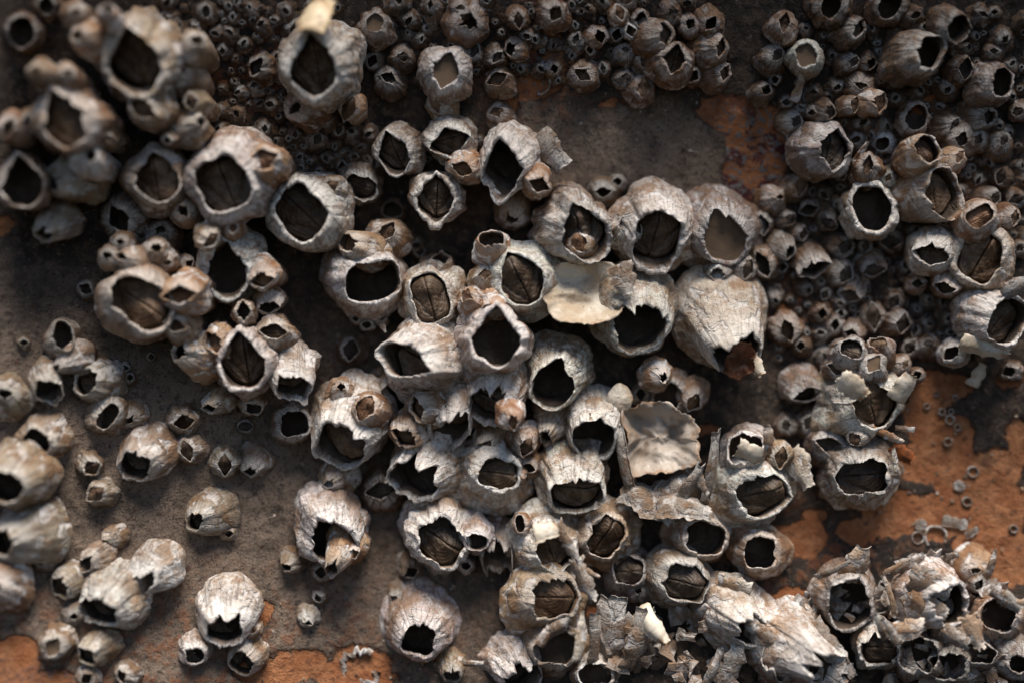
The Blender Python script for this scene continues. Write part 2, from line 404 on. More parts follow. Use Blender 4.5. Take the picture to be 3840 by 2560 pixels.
DATA = r'''
@ 0 0
1180 480 370 1130 510 285 205 100 tv t 250 rim=.1|big teardrop barnacle at top left|large blurred tan-rimmed barnacle with a tall teardrop opening at top left
930 150 110 905 75 45 30 0 ce o 600|tan knob on its peak|tan knobby barnacle riding the pointed peak of the top-left teardrop barnacle
760 330 160 650 300 60 36 60 dv o 400
640 120 120 640 100 40 26 0 dv t 350
200 270 165 180 270 125 98 95 re k 0|pale ring barnacle in the top left corner|dark hollow barnacle with a thin pale ring rim in the top left corner
400 50 120 390 50 70 60 90 re k 0
1610 400 150 1660 350 50 35 -45 dv t 450
1540 640 190 1470 600 80 45 10 dv t 330
1270 920 200 1200 920 115 75 -30 dv t 430|lidded tan barnacle under the top left teardrop|blurred tan barnacle with a lidded oval opening hanging under the top-left teardrop barnacle
1640 860 115 1605 860 75 50 110 dv t 420
1590 1080 170 1690 1030 55 30 100 dv t 400
1420 1170 75 1405 1180 34 28 0 de t 450
600 1020 340 530 1010 240 150 112 tv t 280|slanted dark teardrop barnacle at the left|blurred sandy barnacle with a slanted dark teardrop opening near the left edge
340 610 120 300 590 35 22 0 ce t 560
560 650 130 570 610 35 22 0 ce t 520
100 1080 140 70 1070 80 42 70 dv t 350
235 1010 95 230 1020 48 34 80 de t 380
740 1350 160 760 1310 60 42 80 de w 480|whitish blurred rider at the left|whitish blurred barnacle riding the lower lip of the slanted teardrop barnacle
860 1130 150 930 1170 55 20 -30 dv t 380
@ 0 600
200 190 270 195 185 205 165 100 te s 150|dark round barnacle on the left edge|sandy barnacle with a huge round black opening touching the left edge
640 150 250 440 190 70 48 -50 de s 180
490 520 200 365 625 68 40 -15 re s 60|sandy tube barnacle at the left edge|sandy tube barnacle with a small round hole pointing down near the left edge
1050 480 200 1000 500 120 80 120 de k 0
1350 650 170 1350 590 40 26 0 cv k 0
930 820 110 900 800 34 24 0 ce t 250
1030 710 110 1010 690 30 20 0 ce t 250
1150 860 140 1020 810 40 26 0 ce t 300
1300 770 130 1310 740 40 26 0 ce t 300
1400 840 90 1400 860 34 22 0 ce t 300
1190 1180 340 1210 1190 265 160 -35 qv1 t 150|wide slanted barnacle left of centre|tan barnacle with a wide slanted opening and worn lumps above it, left of centre
1560 1110 200 1510 1135 140 66 6 dv o 420|peach lidded barnacle left of centre|peach barnacle with a lidded diamond opening on the right lip of a wide tan barnacle
1510 1390 150 1470 1388 85 50 -15 dv t 330
740 1090 100 720 1085 62 44 -30 de k 0
1310 170 300 1320 150 205 170 100 tv t 120 vr=.5|shadowed barnacle at upper left|shadowed tan barnacle with a deep rounded teardrop opening, left of a bright white one
1940 150 410 1880 210 218 195 110 qv w 230 rim=.07|bright white barnacle at upper left|large bright white barnacle with a big square dark opening at upper left
1550 430 130 1540 430 62 40 -50 de t 230
1750 640 120 1770 680 75 42 50 dv t 430
1960 590 90 1960 570 46 34 90 dv o 450
1950 900 310 1905 930 240 162 102 te w 180|white black-teardrop barnacle left of centre|white barnacle with a black teardrop opening left of centre, ochre barnacles on its right
1560 870 80 1590 870 40 28 40 de t 180
1490 880 85 1490 880 58 36 20 de k 100
2050 1290 115 2045 1270 85 56 95 de t 330
@ 900 0
240 1390 170 190 1345 132 78 18 dv o 540|brown oval lidded barnacle at upper left|brown barnacle with a slanted oval lid riding the bright white barnacle at upper left
680 560 370 620 560 255 182 97 tv w 200 rim=.08|white teardrop barnacle at top|white striped barnacle with a tall teardrop opening and pale lids near the top
940 900 125 910 920 110 58 70 dv o 290
560 880 190 470 910 60 34 40 dv t 200
720 990 110 710 990 62 46 80 dv k 100
830 1090 75 830 1090 45 30 80 dv k 20
640 1180 100 650 1170 55 36 60 dv k 0
190 570 140 130 570 80 50 60 dv k 0
1150 240 175 1130 200 75 62 60 rf t 0|round mud-filled barnacle at top|round brown barnacle with a mud-plugged opening near the top edge
1370 500 130 1370 480 50 40 0 dv k 0
1130 520 90 1110 515 60 40 65 de g 0
1270 690 150 1240 655 60 36 -20 dv k 0
1740 620 235 1730 600 145 100 75 df w 120 rim=.09|mud-filled pale barnacle at top|pale tan barnacle with a mud-filled diamond opening at top, left of centre
1700 890 130 1640 870 90 45 110 dv o 80
1910 190 200 1935 190 58 46 80 de t 0 rag=1
1850 70 115 1850 70 40 30 0 dv t 0
1970 450 100 1970 430 62 36 70 dv k 0
2150 470 110 2160 480 60 36 50 dv k 0
2190 690 150 2160 665 92 50 22 dv t 20
2190 980 125 2150 940 60 36 20 dv t 20
1340 1260 220 1290 1290 185 115 108 tv w 150|narrow white diamond barnacle above centre|white barnacle with a narrow upright diamond opening and tan lids, above centre
1770 1180 220 1762 1200 165 118 15 dv w 120|white barnacle with a sideways opening above centre|white barnacle with a sideways lidded diamond opening, above centre
1890 1400 145 1870 1420 82 62 -20 dv o 360
@ 1900 0
40 1340 290 -40 1427 227 153 93 te w 200 rim=.08|white black-teardrop barnacle above centre|bright white barnacle with a tall pitch-black teardrop opening above centre
90 150 110 100 170 75 40 95 dv t 0
390 130 150 410 120 66 50 60 dv t 0
80 420 115 30 420 62 40 100 de t 20
940 130 100 950 110 66 40 110 dv o 60
1110 170 95 1130 170 70 55 80 de t 20
1050 260 85 1045 265 52 40 110 de w 60
750 310 115 785 310 65 42 110 de t 0
920 290 85 925 295 55 42 80 de k 0
1240 310 175 1340 290 90 45 100 dv t 60|ribbed brown dome at top right of centre|ribbed brown dome barnacle opening to the right, in the top crowd right of centre
1380 530 200 1412 500 120 80 76 dv t 100 rim=.1|tall brown-rimmed barnacle in the top crowd|tall brown-rimmed barnacle with a dark diamond opening, in the top crowd right of centre
1000 450 115 1000 420 36 20 0 dv k 0
1150 520 95 1160 510 62 40 80 dv t 20
980 660 100 1000 650 40 30 0 dv k 0
1120 760 135 1150 735 82 50 80 dv t 20
650 640 145 640 630 72 45 -35 dv t 0|olive lidded barnacle below the top crowd|olive-brown lidded barnacle standing alone at the edge of the bare patch near top
390 580 85 400 580 42 30 110 de t 0
810 580 75 810 580 48 22 100 dv k 0
1550 640 95 1570 640 56 44 60 de t 20
700 420 75 700 420 40 28 100 de k 0
1380 110 120 1400 110 60 40 100 dv k 0
1530 210 125 1545 205 50 38 60 de t 0
1690 190 145 1715 205 62 42 50 de t 0
1690 420 175 1800 400 82 40 80 dv t 0
1740 640 140 1830 620 72 36 70 dv t 0
1000 20 95 1000 10 50 34 0 dv t 0
2170 530 95 2160 520 42 28 60 dv k 0
2130 790 105 2180 760 48 40 60 de k 0
@ 2840 0
210 240 140 230 190 80 45 80 dv t 20
400 490 165 405 465 88 76 110 qf w 100 rim=.1|pale mud-plugged barnacle at top right|pale rimmed barnacle with a brown mud-plugged opening at top right
120 510 130 170 460 62 42 50 dv k 0
600 60 180 620 55 92 76 60 re k 20
770 270 155 860 235 72 40 70 dv k 20
1080 60 175 1110 55 104 78 50 re k 0
1290 490 235 1450 440 130 86 80 qe k 80 rim=.09|dark striped barnacle at top right|large dark grey striped barnacle with a round hollow opening at top right
1590 200 165 1690 240 112 86 70 re k 40|dark hollow barnacle in the top right corner|dark ribbed barnacle with a brown hollow mouth in the top right corner
1940 720 205 2060 690 108 76 80 re g 60|grey hollow barnacle on the top right edge|grey streaked barnacle with a pale-rimmed hollow mouth at the top right edge
860 700 140 870 720 40 26 0 dv t 20
960 860 125 1035 865 92 46 80 dv o 150|orange-tan tube barnacle at top right|orange-tan tube barnacle opening to the right in the dark top right crowd
760 890 95 820 880 76 40 80 dv t 100
550 930 115 620 950 60 36 80 dv k 0
1040 640 90 1060 640 56 32 70 de k 0
920 530 95 960 535 56 32 70 de k 0
750 540 120 810 520 56 36 60 dv k 0
1700 600 145 1750 580 88 56 80 dv k 0
1300 1000 160 1340 985 100 76 70 re t 0
510 1270 260 650 1260 178 115 85 dv g 100 rim=.07|grey diamond barnacle right of the orange patch|large grey streaked barnacle with an upright dark diamond opening right of the orange patch
1060 1200 105 1050 1210 66 52 20 re w 0
1350 1310 180 1430 1255 112 82 -50 qv o 300|orange-tan cup barnacle at right|orange-tan cup barnacle with a square orange lid, upper right
1620 1360 135 1700 1320 62 32 60 dv o 200
930 1430 150 930 1390 80 40 80 dv t 240
270 1020 115 330 1020 56 40 60 dv g 0
450 940 75 460 950 36 24 0 de g 20
290 1150 70 290 1150 36 28 30 de k 0
1700 1160 170 1720 1175 60 46 60 dv g 0
1840 1180 110 1850 1175 56 36 60 dv g 60
2020 1220 125 2070 1180 52 36 60 dv k 0
1580 1060 130 1660 1050 60 36 60 dv k 0
1850 1000 155 1950 990 60 40 60 dv k 0
2200 930 100 2190 940 52 36 20 dv g 0
150 670 65 150 670 38 32 100 de k 0
75 770 75 75 765 36 32 80 de g 0
240 860 70 245 860 40 28 0 dv k 0
1990 110 65 1990 105 28 22 0 de k 0
1980 440 95 1990 430 40 26 0 dv k 0
@ 2840 600
940 440 235 960 405 178 142 110 re w 150 rim=.13 vr=.3|thick white ring barnacle at right|white speckled barnacle with a thick ring rim and pitch black hole, right of centre
1090 160 95 1100 150 40 24 60 dv w 100
1400 300 240 1570 290 200 122 105 rv t 150 vr=.55 rim=.07|tan hollow barnacle right of the white ring|tan barnacle with a tall hollow mouth just right of the thick white ring barnacle
1850 520 180 1870 475 112 80 30 qv o 400|square orange lidded barnacle at right edge|square orange-tan lidded barnacle on top of a large hollow one near the right edge
2090 490 120 2160 490 72 36 80 dv t 250
310 240 115 365 215 102 46 76 dv t 40
120 340 140 190 315 26 18 0 de t 0
440 410 95 430 420 86 48 15 de g 0
580 500 125 600 535 76 48 -30 dv k 0
230 500 105 280 500 56 40 60 dv g 0
330 610 95 385 620 62 36 75 dv t 0
180 720 140 270 780 66 30 60 dv g 0
430 830 150 480 920 130 54 22 dv g 0|pale beaked barnacle right of centre|grey barnacle with a pale beaked edge and slit-like lidded opening, right of centre
680 730 125 740 730 78 52 50 dv k 0
900 730 85 910 730 50 34 80 dv k 0
1120 690 130 1120 690 82 58 0 dv k 0
940 880 135 980 930 106 50 12 dv g 0
670 960 135 740 960 82 56 60 dv k 0
800 1070 125 768 1140 96 54 -14 dv g 0|grey eye-shaped lidded barnacle at right|grey barnacle with a wide eye-shaped lid in the small crowd, right of centre
570 1130 70 570 1130 46 30 60 dv k 0
210 900 65 210 900 42 34 0 de k 0
1850 840 300 1870 815 205 172 60 qv t 200 rim=.1|large hollow barnacle near the right edge|large tan-rimmed barnacle with a wide dark lidded mouth near the right edge
1470 770 215 1460 795 142 80 -10 dv w 260|white dome with a brown diamond lid at right|smooth white dome barnacle with a brown diamond lid near the right edge
1610 1020 155 1570 1075 96 50 -12 dv t 250
1340 1040 85 1345 1040 52 34 0 de t 190
1150 1190 115 1150 1190 62 46 60 dv k 0
970 1310 130 975 1315 112 60 95 dv g 0
540 1290 110 545 1290 48 36 80 de k 0
640 1380 115 655 1385 48 36 80 de k 0
700 1290 65 700 1290 34 26 80 de k 0
1160 1360 135 1220 1375 86 56 80 dv g 0
240 1420 160 255 1430 92 54 110 dv t 0|brown glossy barnacle right of the ivory one|brown lidded barnacle on bare hull just right of the ivory broken barnacle
810 1440 120 790 1460 60 42 -20 de g 0
1940 1330 280 2100 1350 195 140 60 qv w 180 rim=.08|white barnacle at the right edge|large speckled white barnacle with a dark lidded mouth at the right edge
2050 140 105 2045 140 72 44 70 dv k 0
2170 320 110 2180 330 72 40 20 dv k 0
1920 320 115 2000 320 60 36 70 dv g 0
2200 740 85 2205 740 40 28 50 dv k 0
@ 900 600
590 440 350 510 440 222 178 135 qv w 200 rim=.09|white barnacle with a slit lid at upper centre left|large white barnacle with a square opening and tan lids parted by a diagonal slit
780 240 115 760 230 72 50 40 dv t 440
1010 200 175 1020 235 130 88 -18 qv g 50|grey wide-mouthed barnacle above centre|grey barnacle with a wide flat lidded opening between two white barnacles, above centre
1650 310 225 1640 325 188 140 87 tv w 240 rim=.17 vr=.5|white thick-rimmed teardrop above centre|white barnacle with a thick rolled rim round a brown teardrop opening, above centre
1050 760 180 890 690 92 64 -35 dv o 400|orange-tan horn barnacle left of centre|orange-tan horn-shaped barnacle pointing left above a black wide-mouthed one
1250 650 165 1240 600 82 60 55 dv t 240
1060 1000 330 1120 1020 232 152 10 qe w 200 rim=.07 vr=.2|white wide black-mouthed barnacle at centre left|white barnacle with a wide pitch black mouth, left of the photo centre
1660 920 135 1690 830 76 56 0 de t 200
1610 1160 250 1600 1155 205 142 105 qv w 300 vr=.85 rim=.08|white barnacle with pale kite lid at centre|white barnacle with a kite-shaped pale tan lid and central slit, near the photo centre
2110 750 150 2110 660 102 52 5 qe o 450|tan square cup barnacle at centre top|tan barnacle with an open square cup mouth pointing up, just above centre
2050 1010 135 2060 960 62 40 10 dv t 430
1960 1200 125 1900 1140 56 46 60 dv o 520
2140 1210 115 2100 1240 64 30 10 ce o 560
1070 1370 70 1065 1385 46 32 0 de g 160
1190 1320 75 1190 1315 36 36 0 de g 160
980 1320 65 975 1330 34 26 0 de g 140
1480 720 95 1480 720 40 26 0 dv k 0
1510 770 70 1510 770 40 32 0 dv k 0
860 60 60 860 60 36 46 0 de k 0
1290 430 120 1280 420 82 60 0 re k 0
290 1470 190 285 1440 104 62 -6 dv t 350
200 960 170 180 1010 95 60 10 dv o 440
230 1170 140 240 1240 88 44 8 de o 340
@ 1900 600
550 560 350 650 610 245 180 112 tv g 180 rim=.07 vr=.65|grey-white barnacle holding a small one|large grey-white barnacle with a small tan barnacle growing inside its mouth
610 700 130 605 690 88 66 110 dv o 460 H=.8|small tan barnacle inside a mouth|small tan lidded barnacle growing inside the mouth of a large grey-white one
1230 570 350 1272 675 228 180 78 qv w 200 rim=.08 vr=.65 rag=1|white barnacle with a square dark mouth|large bright white barnacle with a torn square dark mouth, right of centre
1030 590 150 1040 530 82 62 -20 qe w 330 rag=2
1750 590 320 1832 655 208 165 112 tf g 100 rim=.07 rag=1|mud-plugged white barnacle below the orange patch|white barnacle plugged with smooth brown mud below the tall orange patch
1780 930 120 1770 965 62 50 0 de g 200
1980 900 125 2022 920 86 44 70 dv g 150
2130 850 145 2150 880 112 55 115 dv g 60
2120 530 125 2150 545 86 56 100 de k 0
810 260 125 810 270 62 46 0 de g 0
930 190 80 930 185 42 34 0 de g 0
130 1000 300 114 1000 232 178 115 tv w 380 rim=.06 vr=.7|dark-lidded barnacle at centre|grey-white barnacle with dark cracked lids and a curled lower lip at the photo centre
1200 1020 140 1285 1070 58 50 30 de t 100
1060 1280 350 1140 1450 195 135 35 re w 250 rag=2 rim=.05|torn mottled barnacle below the white saucer|mottled white barnacle with a torn opening facing down, right of centre
1800 1360 345 1935 1650 160 118 20 qe i 150 rag=1 rim=.06 rough=.3|ivory broken barnacle|ivory smooth barnacle with a broken mouth full of dried brown flesh
250 185 140 275 212 86 56 -20 dv o 430
50 430 170 40 500 40 28 0 cv t 40
@ 0 1200
520 170 180 530 130 115 76 105 re s 0|sandy barnacle with grey hollow at left|sandy barnacle with a tall grey hollow opening at the left, on bare hull
390 490 165 410 600 118 86 -25 re s 0|lowest hole of the sandy trio at left|sandy tube barnacle with a round black hole facing down, left of its twin
620 330 145 480 390 30 22 0 de s 120
840 520 200 722 522 104 78 65 re s 0|rusty sandy tube barnacle at left|rusty-sided sandy tube barnacle with a round hole facing left
910 800 190 905 805 118 62 55 qe s 0|sandy barnacle with a crooked slot at left|sandy barnacle with a crooked slot-like hole at the left
1110 800 130 1080 840 40 22 0 ce s 0
370 980 235 308 1020 112 84 -45 qe s 0|sandy barnacle with a square hole at left|big sandy barnacle with a slanted square black hole near the left edge
1240 1100 250 1140 1225 122 98 -20 qe s 0|sandy round barnacle with a dark square mouth|large round sandy barnacle with a dark square mouth facing down, on bare hull
750 1200 125 775 1240 76 56 35 dv s 0
850 1440 140 800 1460 76 56 40 dv s 0
1540 830 150 1545 855 86 56 10 dv s 0
1600 1080 135 1570 1095 92 52 110 dv s 0
1890 1190 140 1890 1215 82 56 90 dv s 0
2130 1190 150 2100 1270 52 30 0 dv s 0
150 1320 300 20 1400 150 118 -20 re s 200|sandy black-holed barnacle on the left edge|big blurred sandy barnacle with a black hole cut by the left edge
290 1320 115 270 1330 32 24 0 de s 360
1040 400 65 1045 400 38 24 0 de k 0
1090 490 65 1090 480 34 26 0 de k 0
1040 590 50 1040 580 30 22 60 de s 0
1270 310 50 1270 310 30 26 0 de k 0
200 190 65 200 190 40 26 0 de s 0
2070 340 290 2040 350 228 180 97 tv w 280 rim=.07|white black-kite barnacle left of centre|white barnacle with a black kite-shaped opening and dark lids, left of centre
1690 290 220 1510 260 70 40 60 ce o 220|tan ribbed cup left of centre|tan ribbed cone barnacle jutting left from the white kite-mouthed one
1850 180 170 1790 190 105 60 -55 dv o 330
1850 670 140 1760 735 52 34 0 de t 80
2060 890 80 2060 890 58 40 0 rv k 0
60 650 230 40 620 50 30 0 ce s 0
@ 900 1200
430 400 230 452 600 132 80 -12 qv1 w 250 rim=.06|smooth white hanging barnacle left of centre|white barnacle leaning down with a square torn mouth, left of centre
110 700 115 118 745 66 40 -5 qe t 150
440 870 185 455 870 118 96 10 qe g 20|grey square-holed barnacle at lower left|grey barnacle with a square pitch black hole under the white hanging one
940 850 325 840 1085 190 135 -25 qv w 180 rim=.06 rag=1|pale grey-white barnacle with an oval rider|big pale grey-white barnacle leaning down left with an oval lidded barnacle on its side
1080 770 155 1052 735 112 76 60 dv o 470|oval lidded rider|tan oval barnacle with a pale diamond lid riding the pale grey-white barnacle
860 610 115 850 560 34 22 0 ce t 330
830 1320 150 745 1380 34 24 0 ce t 140
1570 320 330 1385 340 222 125 -22 tv w 400 rim=.07|white barnacle opening to the left at centre|white barnacle lying sideways with a wide mouth open to the left, at centre
2150 170 300 2153 146 232 186 90 te w 480 rim=.09 vr=.15|central black teardrop barnacle|white barnacle with a large black teardrop hole and rolled rim at the photo centre
1290 610 190 1315 645 142 115 0 re k 60 vr=.2|black pit under the sideways barnacle|dark grey barnacle with a black pit of a mouth under the sideways white one
1580 730 165 1490 740 108 50 105 dv o 430|tan barnacle with a slit lid below centre|tan barnacle with an upright lidded slit below the sideways white one
1430 920 165 1385 990 116 60 -35 dv o 400
1790 740 215 1760 975 155 90 10 qv2 w 300 rag=2 rim=.05|fringed white barnacle below centre|ribbed white barnacle with a fringed torn mouth facing down, below centre
2130 600 250 2100 760 160 110 -15 qv2 w 380 rag=2 rim=.06|torn white barnacle with a tan rider|torn white barnacle with a tan pointed barnacle growing in its mouth, below centre
2090 990 110 2070 1060 76 46 -10 dv t 350
1580 1230 300 1425 1365 195 122 -30 qe2 w 180 rag=2 rim=.05|cream barnacle torn open at lower centre|cream barnacle torn wide open at its lower left side, lower centre
1180 1430 170 1180 1430 124 66 10 dv k 40|rust-brown lidded barnacle at lower centre|rust-brown lidded barnacle in shade under a torn cream one
2130 1290 280 2175 1290 168 115 -10 qv w 240 rim=.06|square-mouthed barnacle below centre|tan-white barnacle with a square deep mouth and two small barnacles at its right lip
930 250 125 930 250 92 66 80 dv k 0|dark round barnacle on the grey hull at centre left|nearly black low barnacle on the bare grey hull, left of centre
@ 1900 1200
400 440 280 385 550 218 162 72 te w 240 rag=1 rim=.05|tan-white pointed hollow barnacle at centre|tan-white barnacle with a large empty pointed mouth just right of the centre
30 800 120 50 855 62 42 100 dv o 680 H=1.0|tan pointed rider below centre|tan pointed lidded barnacle growing in a torn white mouth below centre
400 850 180 330 985 60 36 -40 de t 250
710 860 260 730 1000 168 150 -30 re w 200 rim=.06|white hollow barnacle with a rusty inside|white barnacle with a round hollow mouth, rusty inside, below centre
440 1160 125 410 1240 78 48 -5 qe w 300|small white square-holed barnacle below centre|small white striped barnacle with a square black hole below centre
150 1010 130 165 1065 86 56 70 dv t 350
190 1220 100 185 1240 62 40 -20 de t 340
100 1310 75 95 1330 34 22 0 dv o 400
560 1350 290 580 1500 215 115 5 qv1 w 300 rag=1 rim=.05|cup-mouthed pale barnacle at lower centre|pale barnacle with a wide cup-like mouth and torn lower lip, lower centre
1360 620 185 1360 650 112 100 45 qe g 40|grey black-holed barnacle below the torn mottled one|grey barnacle with a square black hole below the torn mottled one
1570 620 120 1570 690 80 60 60 dv t 150
1130 620 90 1125 620 50 40 90 de t 80
1260 460 120 1320 490 36 26 60 de t 280
2010 1090 190 1990 1080 130 110 10 qe2 w 250 rag=3 rim=.05|jagged white cup barnacle at lower right|jagged white broken cup barnacle above a tan-lidded one at lower right
@ 2840 1200
-60 1430 300 75 1480 180 152 20 qv2 w 200 rag=2 rim=.05|cream barnacle with a tan lid at lower right|cream broken barnacle with a tan kite lid deep in its ragged square mouth
180 1130 125 200 1150 96 56 80 dv t 300
860 660 355 980 700 205 182 112 tv w 180 rim=.05 vr=.6|ivory-white barnacle at right with fibrous lids|large white barnacle with a rounded black mouth and fibrous lids, at right
770 280 165 790 245 92 70 -25 qv g 340|grey dome with a flat lid at right|grey dome barnacle with a flat square lid topping the right cluster
1030 270 135 1020 200 76 44 0 qv t 330
970 400 135 980 370 86 62 55 df w 450|white rider plugged with brown at right|small whitish barnacle with a brown-plugged diamond mouth topping a white barnacle at right
670 400 115 680 410 92 46 -20 dv g 280
1180 380 115 1240 370 42 28 60 dv t 180
1340 460 75 1345 460 42 36 20 de t 180
850 950 120 815 1000 62 50 -50 dv t 300
600 1040 190 612 1050 122 62 -18 dv g 100|grey dome with a slanted lid at lower right|grey-tan dome barnacle with a slanted lidded opening at left of a torn grey-white one
860 1270 330 880 1320 210 122 5 qv2 g 150 rag=2 rim=.05|torn grey-white barnacle by the orange paint|torn grey-white barnacle with a wide dark mouth beside the orange paint
360 540 170 425 620 122 55 20 dv g 20|beaked grey barnacle on bare hull at right|beaked grey barnacle with a slit mouth on bare hull, right of the ivory one
370 220 95 365 220 40 36 90 de k 0
440 860 135 440 860 72 50 60 dv k 0
1430 220 125 1440 200 40 26 0 cv k 0
1280 230 95 1280 230 60 48 60 dv k 0
1650 270 130 1620 280 72 54 40 de w 150
2130 430 105 2110 430 60 46 20 de t 0
240 880 110 245 880 50 36 100 dv k 0
@ 0 1860
220 300 310 15 395 95 84 -40 re s 60|large blurred sandy tube on the left edge|large blurred sandy tube barnacle with a black hole cut by the lower left edge
20 750 250 -60 760 60 40 0 ce s 40
370 540 105 340 560 24 16 0 ce s 0
820 530 155 722 570 72 54 60 dv s 0
590 700 155 500 765 98 60 -50 dv s 0
980 820 280 820 968 148 78 -20 qe1 w 40|large cream barnacle at lower left|large cream ribbed barnacle with a jagged square mouth, lower left
1310 600 215 1160 738 104 46 -22 qe2 w 100|pale ribbed barnacle at lower left|pale smooth barnacle with a ragged slit mouth touching the large cream one
1770 150 205 1640 212 66 54 80 qe s 0|sandy twin-holed barnacle at lower left|sandy barnacle with a square hole at its left end, alone on the hull
1920 300 80 1920 312 40 30 0 de s 0
960 340 115 890 380 30 20 -40 de s 0
620 990 110 620 1010 36 24 0 de g 0
470 1230 155 445 1270 76 60 60 df s 0
830 1270 175 728 1340 94 58 -55 de s 0|sandy diamond-holed barnacle at bottom left|sandy barnacle with a pale-rimmed slanted diamond hole near the bottom left
1900 950 275 1890 1125 138 96 0 qe1 w 0|cream dome with a square mouth at lower left|cream dome barnacle with a square black mouth, small ones at its feet
1640 1270 145 1638 1340 78 54 0 qe w 0
2080 1310 175 2030 1400 92 76 -40 qe s 0
2110 1110 85 2120 1120 42 30 30 dv t 160
740 1510 110 725 1530 56 44 40 de s 0
1070 1490 125 1020 1510 62 36 110 de s 0
@ 900 1860
440 540 125 390 590 46 32 -40 de s 0
680 640 95 680 640 56 46 0 de s 0
680 830 80 655 855 34 28 -60 de s 0
575 1010 100 570 1060 36 16 -10 de w 0|white button barnacle at lower left|tiny smooth white button barnacle with a closed mouth on the reddish hull
1430 600 115 1440 640 64 42 30 de s 0
1340 830 105 1300 865 46 32 -40 de s 0
780 230 335 790 400 178 150 -20 qe1 w 20 vr=.3|round white barnacle with a protruding horn|big round white barnacle with a tan horn barnacle poking from its mouth
880 440 150 775 615 62 52 60 dv o 300 H=1.4|tan horn barnacle at lower left|tan horn-shaped barnacle poking out of a big round white one
940 460 90 950 485 58 36 15 de o 380
1700 310 320 1700 405 182 150 -30 qv2 w 100 rag=2 rim=.06|white round barnacle with a ragged mouth|big white round barnacle with a ragged black mouth, lower centre
1990 330 135 1985 385 94 66 0 qe w 360|small white square-mouthed rider at lower centre|small tan-white barnacle with a square mouth on the right lip of a ragged white one
1900 580 80 1900 590 34 22 0 ce w 150 rag=2
2160 400 160 2160 600 115 80 0 qe3 g 130 rag=3|ragged grey cone at lower centre|grey cone barnacle with a ragged mouth facing down, lower centre
1510 1080 285 1500 1215 128 112 -10 qe1 w 0|smooth round barnacle at bottom centre|smooth round beige barnacle with a square black mouth, alone at bottom centre
1780 1430 120 1790 1520 60 40 0 qe2 s 0
@ 1900 1860
130 230 85 110 230 76 36 95 qe o 420
340 380 260 400 465 165 140 112 tv1 w 240 rim=.06|white arch-mouthed barnacle at lower centre|white barnacle with an arched dark mouth and splintery ridge on its right, lower centre
810 310 260 838 345 168 128 60 qv1 t 180 rim=.06|brown-white open barnacle at lower centre|brown-white barnacle with a deep slanted mouth and pale lid inside, lower centre
330 840 300 420 855 185 132 0 qv2 t 230 rag=2 rim=.05|torn mask-like barnacle at lower centre|torn tan barnacle with a mask-like double mouth holding pale chunks, lower centre
1040 630 185 1020 620 122 112 0 rv g 40|grey flat-lidded barnacle at lower centre|dark grey barnacle with a flat round lid in shade, lower centre
1110 790 95 1110 790 32 26 60 de g 100
1440 680 265 1510 745 172 132 -10 qv1 g 180 rim=.06|grey-white barnacle with tan lids at lower right|grey-white barnacle with tan folded lids and a thin wavy rim, lower right of centre
1600 320 240 1670 355 155 122 -10 qe1 t 180 rim=.07|tan hollow barnacle under the broken shell|tan barnacle with a hollow mouth under the big broken shell
2120 460 225 2120 475 125 122 0 qe1 t 130 rim=.06|rust-filled barnacle at lower right|tan-white barnacle with a rust orange lump inside its mouth, lower right
1930 1000 280 2100 1150 118 98 0 re1 w 130 rim=.06|ribbed white barnacle at lower right|ribbed white barnacle leaning right with a round dark mouth, lower right
390 1250 255 420 1280 180 112 0 qe3 t 90 rag=3 rim=.05|broken brown bowl at bottom centre|broken brown barnacle bowl with spiky shards round its mouth, bottom centre
740 1500 190 740 1490 132 80 10 qe3 w 40 rag=3
40 1390 230 150 1540 150 80 10 qe2 w 0 rag=2
@ 2840 1860
720 820 290 775 910 195 150 102 qe2 g 130 rag=2 rim=.05|grey hollow cup at lower right|grey-white open cup barnacle with a wide empty mouth, lower right
1050 860 140 1045 850 130 56 80 qe2 g 40 rag=2
1460 840 300 1650 910 155 110 100 qe2 w 220 rag=2 rim=.05|flaky white barnacle at lower right|flaky white barnacle with a black mouth opening right, in the broken cluster
1010 1250 215 1030 1300 158 96 5 qv3 w 180 rag=3 rim=.05|jagged white-lipped barnacle at bottom right|jagged barnacle with white broken lips and dark lids, bottom right
1350 1330 215 1350 1310 158 110 0 qe3 g 180 rag=3 rim=.05|crumbling open barnacle at bottom right|crumbling grey barnacle with a notched open mouth, bottom right
1600 1400 205 1600 1430 150 82 0 qe3 g 130 rag=3 rim=.05
1850 1330 155 1870 1310 132 72 -20 qe2 g 180 rag=2 rim=.05|grey tilted bowl at bottom right|grey tilted bowl-like barnacle in the broken cluster, bottom right
2030 1030 220 2010 1000 142 110 -30 qe2 t 180 rag=2 rim=.05|tan-lipped hollow barnacle on the bottom right edge|tan-lipped hollow barnacle in the broken cluster at the right edge
2140 1340 220 2200 1410 72 62 0 re g 80
320 1260 330 650 1460 150 140 0 qe2 w 120 rag=2 rim=.05|white ribbed barnacle at the bottom edge|white ribbed barnacle with a dark mouth facing down at the bottom edge
200 1420 200 190 1330 110 130 60 qe2 g 160 rag=3 rim=.05
1800 570 165 1830 620 34 20 0 cv o 30|rusty brown dome at lower right|rusty brown rounded dome above the broken cluster on the orange paint
1830 720 90 1860 740 50 36 60 de g 120
'''
rows = []; x0 = y0 = 0
